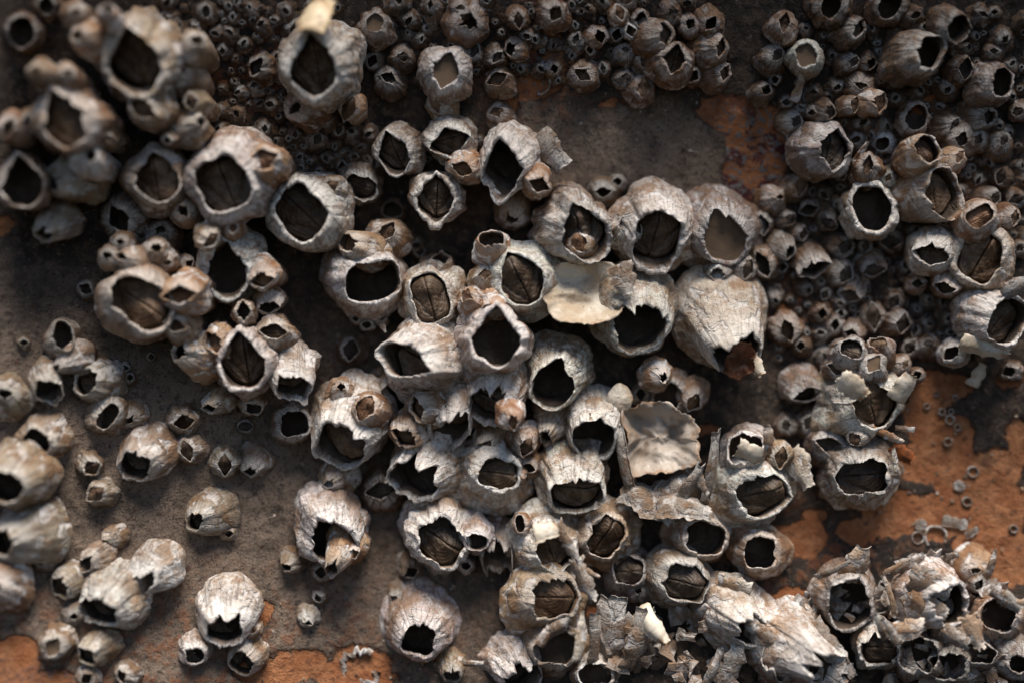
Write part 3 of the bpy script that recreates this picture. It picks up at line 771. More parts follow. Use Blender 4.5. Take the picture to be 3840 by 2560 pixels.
for ln in DATA.strip().splitlines():
    if ln.startswith('@'): _, x0, y0 = ln.split(); x0 = float(x0); y0 = float(y0); continue
    parts = ln.split('|'); t = parts[0].split()
    bx, by, R, ox, oy, a, b, ang = [float(q) for q in t[:8]]
    q = 2.24; seed = len(rows) + 11; rnd = random.Random(seed)
    kd, tone = t[8], t[9]
    r = dict(bx=x0 + (bx - .22 * (ox - bx)) / q, by=y0 + (by - .22 * (oy - by)) / q, R=R / q * .97, ox=x0 + ox / q, oy=y0 + oy / q, a=a / q, b=b / q,
             ang=math.radians(ang), shape=kd[0], cont=kd[1], rag=int(kd[2]) if len(kd) > 2 else 0, tone=tone, h0=(float(t[10]) * .8 if float(t[10]) <= 250 else float(t[10]) - 50) / q * S,
             H=rnd.uniform(.85, 1.25), vr=rnd.uniform(.40, .60), rim=.065, rough=rnd.choice([.4, .6, .8, 1.1]), tent=rnd.uniform(.6, .95), vt=(rnd.uniform(-.1, .45), rnd.uniform(-.25, .25)), flare=rnd.uniform(.0, .16), cx=x0 + bx / q, cy=y0 + by / q,
             bulge=(rnd.uniform(1.55, 2.7), rnd.uniform(.78, 1.08)), short=None, label=None, seed=seed)
    if x0 == 0 and y0 <= 600 and r['h0'] > .0008: r['h0'] += .0015
    if r['R'] > 60: r['a'] *= 1.07; r['b'] *= 1.07
    if tone == 's': r['R'] *= .95
    if 1250 < r['cx'] < 2900 and 850 < r['cy'] < 2560 and r['cx'] + r['cy'] > 2500 and r['R'] > 40: r['flare'] = rnd.uniform(.16, .34)
    if r['R'] < 60: r['vr'] = .86; r['bulge'] = (rnd.uniform(1.5, 2.4), rnd.uniform(.8, 1.0))
    if r['cont'] == 'c': r['vr'] = .93
    for o in t[11:]:
        k_, v_ = o.split('='); r[k_] = int(v_) if k_ == 'rag' else float(v_)
    if len(parts) > 1: r['short'], r['label'] = parts[1].strip(), parts[2].strip()
    rows.append(r)

# labels for the many unnamed ones: what they look like and which landmark barnacle they sit beside
LM = [r for r in rows if r['short']]
TN = dict(w='whitish', g='grey', t='tan-brown', o='orange-tan', k='dark brown', s='sandy', i='ivory')
CN = dict(v='lidded', e='hollow', c='closed', f='plugged')
def words(r):
    sz = 'tiny' if r['R'] < 45 else 'small' if r['R'] < 72 else 'mid-sized' if r['R'] < 105 else 'large'
    return f"{sz} {TN[r['tone']]} {CN[r['cont']]} barnacle"
def rel(r, m):
    dx, dy = r['cx'] - m['cx'], r['cy'] - m['cy']; d = math.hypot(dx, dy)
    if d < m['R'] * .75: return 'on'
    if abs(dx) > 2.0 * abs(dy): return 'right of' if dx > 0 else 'left of'
    if abs(dy) > 2.0 * abs(dx): return 'below' if dy > 0 else 'above'
    return ('lower ' if dy > 0 else 'upper ') + ('right of' if dx > 0 else 'left of')
used = {r['label'] for r in rows if r['label']}
todo = [r for r in rows if not r['label']]
cand = {}
for r in todo:
    ms = sorted(LM, key=lambda m: math.hypot(r['cx'] - m['cx'], r['cy'] - m['cy']) - m['R'] * .5)[:5]
    r['cands'] = [c_ for c_ in (f"{words(r)} {rel(r, m)} the {m['short']}" for m in ms) if len(c_.split()) <= 16]
    for c_ in r['cands']: cand[c_] = cand.get(c_, 0) + 1
def slant(r):
    a = math.degrees(r['ang']) % 180
    return 'level' if a < 25 or a > 155 else 'upright' if 65 < a < 115 else 'slanted'
pending = []
for r in todo:
    ok = [c_ for c_ in r['cands'][:3] if cand[c_] == 1 and c_ not in used]
    if ok: r['label'] = ok[0]; used.add(ok[0])
    else: pending.append(r)
for r in pending:
    opts = [c_.replace(' barnacle ', f' barnacle with {slant(r)} mouth ', 1) for c_ in r['cands']] 
    opts += [c_.replace(' barnacle ', f' barnacle with {sh} mouth ', 1) for c_ in r['cands'] for sh in (('small' if r['a'] / r['R'] < .45 else 'wide'),)]
    opts += r['cands']
    opts = [o for o in opts if len(o.split()) <= 15]
    opts = [o for o in opts if o not in used] + ['farther ' + o for o in opts if 'farther ' + o not in used] + ['farthest ' + o for o in opts if 'farthest ' + o not in used]
    r['label'] = opts[0]; used.add(opts[0])

# ------------------------------------------------------------------ the hull sheet
PATCH = [  # orange bare paint: d-pixels of the 2352-wide view: x, y, rx, ry
    (1232, 150, 70, 75), (1290, 110, 45, 30), (1225, 195, 40, 34), (1260, 60, 40, 26), (1690, 262, 92, 48), (1740, 330, 76, 76), (1730, 410, 76, 66), (1718, 475, 48, 36), (1780, 300, 40, 60),
    (2150, 890, 80, 45), (2120, 960, 50, 70), (2190, 1010, 55, 60), (2130, 1060, 70, 55), (2200, 1090, 75, 55), (2290, 1080, 60, 50), (2260, 1170, 110, 80), (2150, 1190, 70, 60), (2050, 1180, 80, 60),
    (2010, 1100, 65, 60), (2320, 1270, 60, 80), (2240, 1250, 60, 40), (2340, 1020, 30, 60), (1970, 1220, 45, 35), (1855, 1240, 52, 42), (1800, 1245, 40, 30), (1870, 1190, 40, 20), (1775, 1290, 30, 22), (1830, 1385, 60, 45), (1790, 1400, 40, 26),
    (1815, 700, 40, 24), (1835, 650, 26, 20), (1625, 985, 28, 14), (600, 1540, 70, 40), (680, 1520, 75, 40), (760, 1545, 60, 35), (820, 1520, 70, 50), (860, 1560, 50, 30), (35, 1510, 62, 56), (20, 1570, 60, 30), (120, 1555, 60, 22),
    (2330, 870, 40, 24), (2140, 250, 45, 30), (15, 520, 30, 26), (1390, 1410, 36, 26), (1170, 235, 22, 30), (610, 1400, 24, 34), (1395, 240, 30, 10), (590, 170, 26, 20), (530, 195, 20, 16), (1235, 1345, 20, 16), (975, 1500, 20, 20)]
def build_hull():
    hx, hz = .178, .134; step = .00042
    nx, nz = int(2 * hx / step), int(2 * hz / step)
    x = np.linspace(-hx, hx, nx); z = np.linspace(-hz, hz, nz); X, Z = np.meshgrid(x, z)
    h = hull_h(X, Z)
    k = (D - h) / D; dx = (X / S / k + 1920) * .6125; dy = (1280 - Z / S / k) * .6125
    wx = dx + 12 * fbm(X * 110, Z * 110, 1.1, 51, 4); wy = dy + 12 * fbm(X * 110, Z * 110, 7.7, 52, 4)
    f = np.full(X.shape, -1.0)
    for (a, b, rx, ry) in PATCH:
        m = min(rx, ry); g = (1 - np.sqrt(((wx - a) / rx) ** 2 + ((wy - b) / ry) ** 2)) * m / 40.
        f = np.maximum(f, g)
    far = sstep(2400, 2800, dx) + sstep(1620, 1900, dy); f = np.maximum(f, np.where(far > 0, fbm(X * 40, Z * 40, 0.2, 60, 4) - .25, -1))
    f = np.clip(f, -.5, 1)
    pw = 70 * fbm(X * 45, Z * 45, 5.5, 81, 5)
    pale_film = sstep(1500, 500, dx + .25 * (900 - dy)) * sstep(560, 900, dy) * .8 + 1.0 * sstep(190, 300, dy + pw) * np.exp(-((dx + pw - 1430) / 250) ** 4) * sstep(520, 440, dy + pw) + .35 * sstep(60, 0, dx)  # paler film at lower left, in the upper-centre patch and along the left edge
    pale_film = np.clip(pale_film + .25 * fbm(X * 60, Z * 60, 2.2, 61, 3) * (pale_film > .05), 0, 1)
    maroon = np.exp(-(((dx - 1725) / 110) ** 2 + ((dy - 360) / 130) ** 2)) * 1.6 + .9 * np.exp(-(((dx - 1230) / 50) ** 2 + ((dy - 160) / 60) ** 2)) + .6 * np.exp(-(((dx - 150) / 120) ** 2 + ((dy - 1560) / 40) ** 2))
    rust = np.exp(-(((dx - 1240) / 140) ** 2 + ((dy - 120) / 140) ** 2)) + np.exp(-(((dx - 560) / 120) ** 2 + ((dy - 150) / 100) ** 2)) + .5 * sstep(1200, 1500, dy) * sstep(1300, 600, dx) + .8 * np.exp(-(((dx - 1820) / 90) ** 2 + ((dy - 690) / 70) ** 2)) + .6 * np.exp(-(((dx - 1900) / 200) ** 2 + ((dy - 1260) / 120) ** 2))
    # film lies 0.25 mm proud of the bare paint; lifted flakes and grit
    hh = h - .00028 * sstep(-.04, .10, f) + 0.00026 * fbm(X * 420, Z * 420, 1.3, 71, 3) + .00016 * np.clip(fbm(X * 260, Z * 260, 4.3, 72, 3) - .55, 0, 1)
    crk = np.abs(fbm(X * 75, Z * 75, 9.1, 73, 4)); hh -= .00022 * np.exp(-(crk / .018) ** 2) * sstep(.1, -.1, f)
    V = np.stack([X, -hh, Z], -1)
    me = raw_mesh('hull', V, grid_faces(nz, nx, False), M_HULL, {'patch': f.ravel(), 'pale_film': pale_film.ravel(), 'maroon': np.clip(maroon, 0, 1).ravel(), 'rust': np.clip(rust, 0, 1).ravel()})
    o = link('hull_surface', me); o['kind'] = 'structure'; o['label'] = 'dark fouled ship hull with bare orange paint patches'
build_hull()

# ------------------------------------------------------------------ build the barnacles
GROUP = 'acorn barnacles crowding the hull'
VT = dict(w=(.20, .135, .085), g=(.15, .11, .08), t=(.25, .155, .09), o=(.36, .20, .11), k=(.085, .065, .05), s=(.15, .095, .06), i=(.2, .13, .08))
for r in rows:
    rnd = random.Random(r['seed'] * 7 + 1)
    g = barnacle_geo(r, r['seed'] * .618)
    tint, dirt = TINT[r['tone']]
    f = rnd.uniform(.88, 1.1); tc = tuple(min(.85, c * f * rnd.uniform(.96, 1.04)) for c in tint) + (min(.95, max(.1, dirt + rnd.uniform(-.12, .12))),)
    crowd_ = (r['cy'] < 620 and r['cx'] > 860 and r['R'] < 88) or (r['cx'] > 2760 and r['cy'] < 1420 and r['R'] < 70)
    if crowd_ and r['tone'] in 'tgks': tc = tuple(c * q for c, q in zip(tc[:3], (.66, .53, .44))) + (max(tc[3], .6),)   # small shells of the upper and right crowd made darker and browner
    plates = r['R'] > 68
    single = (not plates) and r['cont'] == 'e'
    if single:
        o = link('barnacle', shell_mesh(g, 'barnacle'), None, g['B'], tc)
        tag(o, r['label'], 'barnacle', GROUP); continue
    e = bpy.data.objects.new('barnacle', None); C.objects.link(e); e.location = g['B']; e.empty_display_size = .002
    tag(e, r['label'], 'barnacle', GROUP)
    if plates:
        s_ = list(g['su'])
        for i in range(len(s_)):
            c0, c1 = s_[i], s_[(i + 1) % len(s_)]
            if c1 <= c0: c1 += g['nc']
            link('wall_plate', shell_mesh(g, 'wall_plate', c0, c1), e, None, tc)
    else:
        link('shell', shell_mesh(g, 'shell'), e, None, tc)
    if r['cont'] in 'vc':
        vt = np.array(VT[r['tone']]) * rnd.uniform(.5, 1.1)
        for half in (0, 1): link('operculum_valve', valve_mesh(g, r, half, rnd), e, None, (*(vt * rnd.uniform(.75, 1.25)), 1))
    elif r['cont'] == 'f':
        link('mud_plug', plug_mesh(g, r), e)
    r['root'] = e; r['g'] = g

# ------------------------------------------------------------------ loose shells, shards, scars
def plate(px, py, L, W, ang, h, tone, label, tilt=(0, 0), curl=.3, rag=.25, point=.3, mat=None, group=None, name='shell_fragment', cat='shell fragment', thick=.15, seed=None):
    """a broken piece of shell: a curved, ragged plate; L, W in photograph pixels, ang its long axis, tilt about its two axes"""
    seed = seed if seed is not None else int(px * 7 + py * 3); ns, nt = 15, 9
    c, hh = on_hull(px, py, h); k = (D - hh) / D * S
    s = np.linspace(-1, 1, ns)[:, None]; t = np.linspace(-1, 1, nt)[None]
    wid = W * k * (1 - point * sstep(.0, 1., s)) * (1 + .22 * noise(s * 3, 0, seed * 1.3, 1) + rag * .4 * noise(s * 7, np.sign(t) * 3, seed * .7, 2))
    ln = L * k * (s + rag * .35 * np.sign(s) * np.abs(s) ** 4 * noise(t * 3.5, np.sign(s), seed * 2.1, 3))
    u, w = ln + 0 * t, t * wid
    z = -curl * W * k * (t ** 2) + curl * .3 * L * k * (1 - s ** 2) + .05 * W * k * noise(s * 4, t * 4, seed, 5) + .03 * W * k * noise(s * 9, t * 5, seed, 7)
    a = math.radians(ang); tl, tw = math.radians(tilt[0]), math.radians(tilt[1])
    U = np.array([math.cos(a), 0, math.sin(a)]); Wd = np.array([-math.sin(a), 0, math.cos(a)]); Nn = np.array([0, -1., 0])
    U2 = U * math.cos(tl) + Nn * math.sin(tl); N2 = Nn * math.cos(tl) - U * math.sin(tl)
    W2 = Wd * math.cos(tw) + N2 * math.sin(tw); N3 = N2 * math.cos(tw) - Wd * math.sin(tw)
    top = u[..., None] * U2 + w[..., None] * W2 + z[..., None] * N3
    th_ = thick * W * k * (1 - .5 * t ** 4) * (1 - .5 * s ** 6)
    bot = top - (th_ + 0 * top[..., 0])[..., None] * N3
    P = np.concatenate([top.reshape(-1, 3), bot.reshape(-1, 3)]); n = ns * nt
    F = grid_faces(ns, nt, False); Q = [F[:, ::-1], F + n]
    ed = [i * nt for i in range(ns)], [i * nt + nt - 1 for i in range(ns)], list(range(nt)), list(range((ns - 1) * nt, ns * nt))
    for e_ in ed: Q.append(np.array([[e_[i], e_[i + 1], e_[i + 1] + n, e_[i] + n] for i in range(len(e_) - 1)]))
    bc = np.stack([np.broadcast_to(s, (ns, nt)), np.broadcast_to(t, (ns, nt)), np.broadcast_to(s * .5 + .5, (ns, nt))], -1).reshape(-1, 3)
    bc = np.concatenate([bc, bc])
    me = raw_mesh(name, P, np.concatenate(Q), mat or M_SHELL, {'v': np.clip(bc[:, 2], 0, 1), 'bc': bc})
    tint, dirt = TINT[tone]; rnd = random.Random(seed); f = rnd.uniform(.85, 1.1)
    o = link(name, me, None, c, (*[q * f for q in tint], dirt * .8)); tag(o, label, cat, group)
    return o

def bowl(px, py, rx, ry, h, depth, mat, label, tone='n', seed=1, rag=.12, tilt=(0, 0), name='shell_fragment', wr=(.10, 1.6)):
    """a broken-off shell lying open: a concave ragged dish that faces out from the hull"""
    c, hh = on_hull(px, py, h); k = (D - hh) / D * S; nc, nr = 96, 16
    th = np.arange(nc) / nc * 2 * math.pi; ct, st = np.cos(th), np.sin(th)
    out = 1 + .22 * noise(ct * 1.5, st * 1.5, seed * 1.1, 1) + rag * .6 * noise(ct * 3.6, st * 3.6, seed * 1.7, 2) + rag * .3 * noise(ct * 14, st * 14, seed * .3, 3)
    rows_, vv = [], []
    for side in (0, 1):
        for q in (np.linspace(.02, 1, nr) if side == 0 else np.linspace(1, .3, 8)):
            x = q * out * rx * k * ct; z = q * out * ry * k * st
            y = -depth * k * q ** 2.2 + wr[0] * rx * k * fbm(ct * q * wr[1], st * q * wr[1], seed, 6, 3) + (.045 * rx * k * (1 + .6 * (1 - q)) if side else 0)
            y = y - math.tan(math.radians(tilt[0])) * x - math.tan(math.radians(tilt[1])) * z
            rows_.append(np.stack([x, y, z], -1)); vv.append(np.full(nc, q * .9))
    P = np.stack(rows_); V = np.stack(vv)
    bc = np.stack([np.broadcast_to(ct, V.shape), np.broadcast_to(st, V.shape), V], -1).reshape(-1, 3)
    me = raw_mesh(name, P, grid_faces(P.shape[0], nc, True), mat, {'v': V.ravel(), 'bc': bc})
    o = link(name, me, None, c, (*TINT[tone][0], TINT[tone][1])); tag(o, label, 'shell fragment'); return o

def px(cx, cy, x0, y0): return x0 + cx / 2.24, y0 + cy / 2.24
mm = lambda v: v / 1000.
# the white saucer and its neighbours
bowl(*px(660, 1120, 1900, 600), 168, 130, mm(7.5), 74, M_NACRE, 'cream white saucer of broken shell beside the dark-lidded central barnacle', wr=(.16, 1.7), seed=4, tilt=(-8, -22))
plate(*px(975, 1000, 1900, 600), 62, 50, -75, mm(13), 'n', 'white ribbed triangular shell piece at the right end of the cream saucer', (12, 20), .2, .2, .6)
plate(*px(620, 110, 900, 0), 88, 60, 72, mm(14), 'i', 'pale yellow shell flap standing on the white teardrop barnacle at the top edge', (-28, -25), .5, .35, .2, mat=M_AMBER)
plate(*px(340, 1290, 1900, 0), 80, 62, -50, mm(8), 'n', 'thin pale shell flange right of the white black-teardrop barnacle above centre', (5, 35), .5, .2, .3)
bowl(*px(1265, 980, 1900, 1200), 146, 136, mm(4.5), 80, M_DULL, 'large grey-white broken dish of shell, lower right of centre', tone='n', seed=9, rag=.2, tilt=(4, -16), wr=(.26, 2.4))
plate(*px(1720, 1250, 1900, 1200), 150, 34, 82, mm(9), 'n', 'long upright pale shell slab on the right side of the broken dish', (12, 48), .25, .2, .25)
plate(*px(975, 1150, 1900, 1200), 120, 34, 100, mm(10), 'n', 'upright pale shell wall on the left side of the broken dish', (-6, -55), .3, .25, .3)
plate(*px(1520, 1420, 1900, 1200), 120, 40, 60, mm(9), 'n', 'white splintered ridge leaning in the broken dish', (20, 35), .4, .4, .6)
plate(*px(1360, 1400, 1900, 1200), 90, 46, 25, mm(8), 'n', 'folded white shell piece inside the broken dish', (10, -30), .4, .5, .3)
plate(*px(1600, 1330, 1900, 1200), 66, 26, -60, mm(10), 'n', 'short white splinter inside the broken dish', (15, 30), .3, .4, .6)
plate(*px(1200, 1520, 1900, 1200), 110, 60, -30, mm(9), 'n', 'pale ragged shell skirt under the broken dish', (10, -30), .35, .35, .4)
plate(*px(1500, 1560, 1900, 1200), 100, 50, -10, mm(10), 'n', 'jagged white shell lip under the broken dish', (5, -40), .4, .5, .4)
bowl(*px(950, 655, 1900, 1200), 48, 54, mm(8), -16, M_NACRE, 'small rounded cream shell plug sitting in a dark gap, right of centre', seed=15, rag=.04)
plate(*px(2090, 380, 1900, 1200), 44, 30, -60, mm(11), 'i', 'cream shell chip on the lip of the ivory broken barnacle', (20, 20), .3, .3, .4, mat=M_NACRE)
plate(*px(1200, 1400, 900, 600), 24, 11, -65, mm(9), 'n', 'tiny white shell flake left of centre below the black-mouthed barnacle', (10, 0), .3, .1, .6)
plate(*px(870, 1290, 2840, 0), 50, 17, 60, mm(5), 'o', 'tan shell flake leaning beside the grey diamond barnacle', (30, 30), .3, .2, .5)
plate(*px(350, 740, 2840, 0), 56, 20, 75, mm(4), 'o', 'tan shell splinter hanging under the mud-plugged barnacle at top right', (15, 30), .3, .2, .4)
plate(*px(1240, 570, 2840, 1200), 58, 44, 60, mm(11), 'n', 'white translucent shell plate on the right of the ivory-white barnacle', (10, 25), .3, .25, .3, mat=M_NACRE)
plate(*px(800, 560, 2840, 1200), 62, 40, -40, mm(15), 'i', 'cream stained shell plate on the ivory-white barnacle at right', (0, 25), .25, .3, .2, mat=M_NACRE)
plate(*px(1080, 960, 2840, 1200), 70, 16, -25, mm(9), 'o', 'orange-stained shell splinter under the ivory-white barnacle', (12, 20), .3, .4, .5)
plate(*px(1240, 910, 2840, 1200), 36, 10, -5, mm(7), 'n', 'white rod-like shell chip right of the ivory-white barnacle', (10, 0), .4, .1, .1)
plate(*px(1215, 1120, 2840, 1200), 46, 30, -40, mm(9), 'o', 'rust orange shard at the right of the torn grey-white barnacle', (10, 30), .4, .5, .3, mat=M_RUSTY)
plate(*px(1160, 1180, 2840, 1200), 48, 14, 100, mm(10), 'i', 'pale strip of shell standing beside the rust orange shard', (10, 30), .3, .3, .3)
plate(*px(1090, 1420, 2840, 1200), 56, 40, 50, mm(4), 'n', 'glassy white shell plate lying on the orange paint under the torn barnacle', (5, 20), .25, .2, .2, mat=M_NACRE)
plate(*px(1870, 470, 2840, 1200), 46, 30, 65, mm(3), 'i', 'cream curled shell chip on dark hull at the right', (10, 25), .6, .2, .5, mat=M_NACRE)
plate(*px(1920, 240, 2840, 1200), 90, 34, -12, mm(9), 'i', 'cream bone-like shell piece under the white barnacle at the right edge', (5, 25), .4, .35, .3, mat=M_NACRE)
plate(*px(2180, 1070, 2840, 600), 60, 34, 25, mm(12), 'n', 'white shell flake on the right edge above a large white barnacle', (10, 20), .3, .3, .4)
plate(*px(100, 1010, 2840, 1200), 62, 26, 95, mm(14), 't', 'upright tan shell spike topping the jagged white cup barnacle', (20, 30), .4, .5, .3)
plate(*px(-60, 1120, 2840, 1200), 52, 40, -20, mm(13), 'n', 'smooth white shell piece in the jagged white cup barnacle', (0, 25), .4, .3, .3, mat=M_NACRE)
plate(*px(350, 1240, 2840, 1200), 80, 44, -65, mm(6), 'i', 'flaking cream shell piece right of the tan-lidded broken barnacle', (10, 25), .3, .45, .3)
plate(*px(1340, 540, 900, 600), 40, 20, 110, mm(3), 'o', 'small rusty flake on the dark hull above the black-mouthed barnacle', (10, 20), .3, .4, .3, mat=M_RUSTY) if False else None
plate(*px(1960, 1405, 900, 1860), 40, 14, 0, mm(3), 'n', 'white shell flake lying on the hull beside the smooth round barnacle', (5, 15), .4, .3, .3)
plate(*px(620, 1180, 1900, 1860), 96, 22, 83, mm(13), 'i', 'long pale shell spike hanging at lower centre', (-5, 30), .4, .35, .6)
plate(*px(430, 1100, 1900, 1860), 56, 24, 35, mm(12), 'n', 'pale shell chunk dangling under the mask-like barnacle', (10, 10), .4, .5, .4)
plate(*px(320, 1170, 1900, 1860), 46, 18, 65, mm(12), 't', 'tan shell flake dangling under the mask-like barnacle', (0, 20), .3, .3, .5)
plate(*px(1215, 1090, 1900, 1860), 86, 38, -50, mm(9), 'i', 'cream pointed shell cone in the gap at lower right of centre', (25, 15), .6, .25, .6, mat=M_NACRE)
plate(*px(1120, 1200, 1900, 1860), 120, 46, 75, mm(7), 'n', 'pale ragged shell wall below the cream pointed cone', (10, 30), .5, .4, .1)
plate(*px(860, 1130, 1900, 1860), 130, 52, 88, mm(5), 'g', 'dark grey upright shell wall at lower centre', (10, -25), .5, .25, .1)
plate(*px(740, 1190, 1900, 1860), 100, 24, 88, mm(7), 'n', 'white upright shell edge left of the dark grey wall', (10, 20), .4, .3, .2)
plate(*px(640, 700, 1900, 1860), 84, 34, -65, mm(13), 'n', 'splintery white ridge on the right of the torn mask-like barnacle', (10, 35), .5, .6, .3)
plate(*px(510, 390, 1900, 1860), 90, 24, -60, mm(15), 'n', 'splintery white ridge on the right of the arch-mouthed barnacle', (10, 30), .4, .6, .3)
plate(*px(700, 640, 1900, 1860), 40, 12, -25, mm(13), 't', 'brown splinter poking from the white ridge at lower centre', (20, 10), .4, .3, .5)
plate(*px(330, 290, 1900, 1860), 46, 32, 10, mm(17), 'n', 'smooth white shell sliver over the arch-mouthed barnacle', (0, -20), .3, .2, .3, mat=M_NACRE)
plate(*px(1910, 760, 1900, 1860), 66, 40, -15, mm(6), 'i', 'folded cream shell piece beside the tan-lidded barnacle at lower right', (5, 30), .4, .3, .3)
plate(*px(1900, 1430, 1900, 1860), 90, 44, 70, mm(5), 'n', 'flaking pale shell slab under the ribbed white barnacle', (10, 20), .4, .45, .2)
plate(*px(1740, 1440, 1900, 1860), 80, 20, 68, mm(6), 'n', 'bone-like pale splinter at the bottom edge right of centre', (10, 20), .5, .4, .4)
plate(*px(840, 590, 2840, 1860), 80, 58, 70, mm(9), 't', 'tan-grey pointed shell plate on top of the grey hollow cup', (20, 20), .4, .4, .5)
plate(*px(640, 620, 2840, 1860), 70, 16, 25, mm(11), 'n', 'thin grey-white shell lip at the top left of the grey hollow cup', (0, 30), .4, .3, .4)
plate(*px(1270, 570, 2840, 1860), 66, 22, 30, mm(6), 'n', 'white shell strip pointing up right above the flaky white barnacle', (10, 20), .4, .3, .3)
plate(*px(1180, 580, 2840, 1860), 62, 9, 32, mm(7), 'o', 'thin brown splinter beside the white shell strip', (10, 0), .3, .2, .5)
plate(*px(1970, 570, 2840, 1860), 62, 20, 80, mm(5), 't', 'pointed grey-tan shell spike right of the rusty brown dome', (20, 20), .5, .2, .8)
plate(*px(1640, 500, 2840, 1860), 24, 13, 10, mm(6), 'n', 'small white chip left of the rusty brown dome', (0, 20), .3, .2, .2)
plate(*px(1450, 740, 2840, 1860), 80, 56, -20, mm(12), 'n', 'large chalk-white flake on the flaky white barnacle', (0, 15), .3, .4, .2)
plate(*px(1430, 930, 2840, 1860), 80, 40, -25, mm(11), 't', 'layered tan flake under the chalk-white flake', (0, 15), .3, .5, .2)
plate(*px(1270, 850, 2840, 1860), 34, 20, 40, mm(10), 'n', 'small pale flake left of the flaky white barnacle', (0, 15), .3, .4, .2)
plate(*px(1050, 1090, 2840, 1860), 62, 24, 118, mm(12), 'n', 'white leaf-like shell shard, left one of the fan at bottom right', (20, 25), .4, .3, .6)
plate(*px(1130, 1130, 2840, 1860), 66, 22, 125, mm(13), 'n', 'white leaf-like shell shard, right one of the fan at bottom right', (15, 20), .4, .3, .6)
plate(*px(1270, 1110, 2840, 1860), 62, 36, 20, mm(12), 't', 'tan crumpled shard above the crumbling open barnacle', (15, -20), .5, .6, .4)
plate(*px(1820, 1140, 2840, 1860), 66, 34, -70, mm(12), 't', 'tan-grey hanging shard with a toothed edge at bottom right', (5, 15), .3, .5, .4)
plate(*px(1660, 1190, 2840, 1860), 56, 32, -30, mm(12), 'n', 'crumpled white shard above the grey tilted bowl', (10, 20), .5, .6, .3)
plate(*px(1110, 820, 2840, 1860), 86, 16, 110, mm(9), 't', 'upright thin shell wall right of the grey hollow cup', (15, 40), .4, .4, .3)
plate(*px(1030, 800, 2840, 1860), 24, 16, 60, mm(8), 'n', 'small white chip in the gap right of the grey hollow cup', (0, 10), .3, .2, .2)
plate(*px(90, 1180, 2840, 1860), 90, 30, -35, mm(8), 'n', 'long white flake lying over the ribbed shell at the bottom edge', (8, 15), .3, .3, .5)
plate(*px(560, 1230, 2840, 1860), 90, 46, -50, mm(9), 'n', 'white rough shell slab at bottom right beside the dark mouth', (10, 15), .35, .4, .2)
plate(*px(2090, 870, 2840, 1860), 64, 30, -35, mm(12), 'n', 'bright white torn lip at the right edge of the broken cluster', (10, 25), .4, .5, .3)
plate(*px(2190, 900, 2840, 1860), 50, 18, 10, mm(12), 't', 'tan curled shard at the right edge of the broken cluster', (10, 25), .5, .4, .3)
# dried flesh in the ivory barnacle
bowl(*px(1960, 330, 1900, 1200), 62, 70, mm(12.5), 14, M_FLESH, 'lump of dried red-brown flesh hanging from the ivory broken barnacle', seed=31, rag=.25, name='dried_flesh', tilt=(0, 25))
# pieces lying on the orange paint
plate(*px(1660, 220, 2840, 1860), 48, 22, -12, mm(.6), 'n', 'flat pale shell plate lying on the orange paint at right', (0, 4), .12, .15, .2)
plate(*px(1805, 300, 2840, 1860), 28, 14, 30, mm(.6), 'n', 'small pale shell chip lying below the flat plate on the orange paint', (0, 4), .12, .2, .3)

def ring(pxx, pyy, Rr, wid, label, arc=6.283, a0=0., disc=False, wob=.10, flat=1., tone='n', group='pale ring scars on the orange paint'):
    c, hh = on_hull(pxx, pyy, mm(-.1)); k = (D - hh) / D * S; nc = 40; th = a0 + np.linspace(0, arc, nc)
    ct, st = np.cos(th), np.sin(th); irr = 1 + wob * noise(ct * 2, st * 2, pxx, 2) + wob * .6 * noise(ct * 6, st * 6, pxx, 5)
    prof = [(-.5, 0), (-.35, .5), (0, .7), (.35, .5), (.5, 0)] if not disc else [(-.98 * Rr / wid, .3), (-.5 * Rr / wid, .35), (0, .4), (.4, .3), (.5, 0)]
    rows_ = []
    for (q, hgt) in prof:
        rr = (Rr * irr + q * wid) * k
        y = -(hgt * wid * .55 * k * flat + mm(.28)) * (1 + .25 * noise(ct * 9, st * 9, q, 4)) if hgt else np.full(nc, mm(.35))
        rows_.append(np.stack([rr * ct, y + 0 * ct, rr * st], -1))
    P = np.stack(rows_); V = np.full(P.shape[:2], .5); bc = np.stack([np.broadcast_to(ct, V.shape), np.broadcast_to(st, V.shape), V], -1).reshape(-1, 3)
    o = link('base_scar', raw_mesh('base_scar', P, grid_faces(len(prof), nc, False), M_SHELL, {'v': V.ravel(), 'bc': bc}), None, c, (*TINT[tone][0], .4)); tag(o, label, 'barnacle scar', group)
RINGS = [(1615, 835, 2840, 1200, 16, 8), (1550, 770, 2840, 1200, 12, 7), (1625, 765, 2840, 1200, 9, 6), (1680, 900, 2840, 1200, 12, 7), (1600, 1020, 2840, 1200, 15, 8),
    (1810, 1270, 2840, 1200, 19, 7), (1420, 720, 2840, 1200, 10, 6), (1500, 620, 2840, 1200, 8, 5), (1660, 650, 2840, 1200, 9, 5), (1760, 45, 2840, 1860, 16, 8), (2150, 270, 2840, 1860, 14, 6)]
ORD = ['topmost', 'second from the top', 'third from the top', 'fourth from the top', 'fifth from the top', 'sixth from the top', 'seventh from the top', 'eighth from the top', 'third from the bottom', 'second from the bottom', 'lowest']
for q, (cx, cy, X0, Y0, Rr, wid) in enumerate(sorted(RINGS, key=lambda t: t[3] + t[1] / 2.24)):
    ring(*px(cx, cy, X0, Y0), Rr, wid, 'tiny pale ring scar on the orange paint at right, ' + ORD[q])
ring(*px(1695, 1390, 2840, 1200), 18, 8, 'solid pale disc scar on the orange paint at right', disc=True)
ring(*px(1370, 240, 2840, 1860), 20, 8, 'pale oval disc on the orange paint above the broken ring', disc=True)
ring(*px(1495, 335, 2840, 1860), 40, 11, 'large broken white ring left by a barnacle on the orange paint', arc=4.6, a0=-.6)
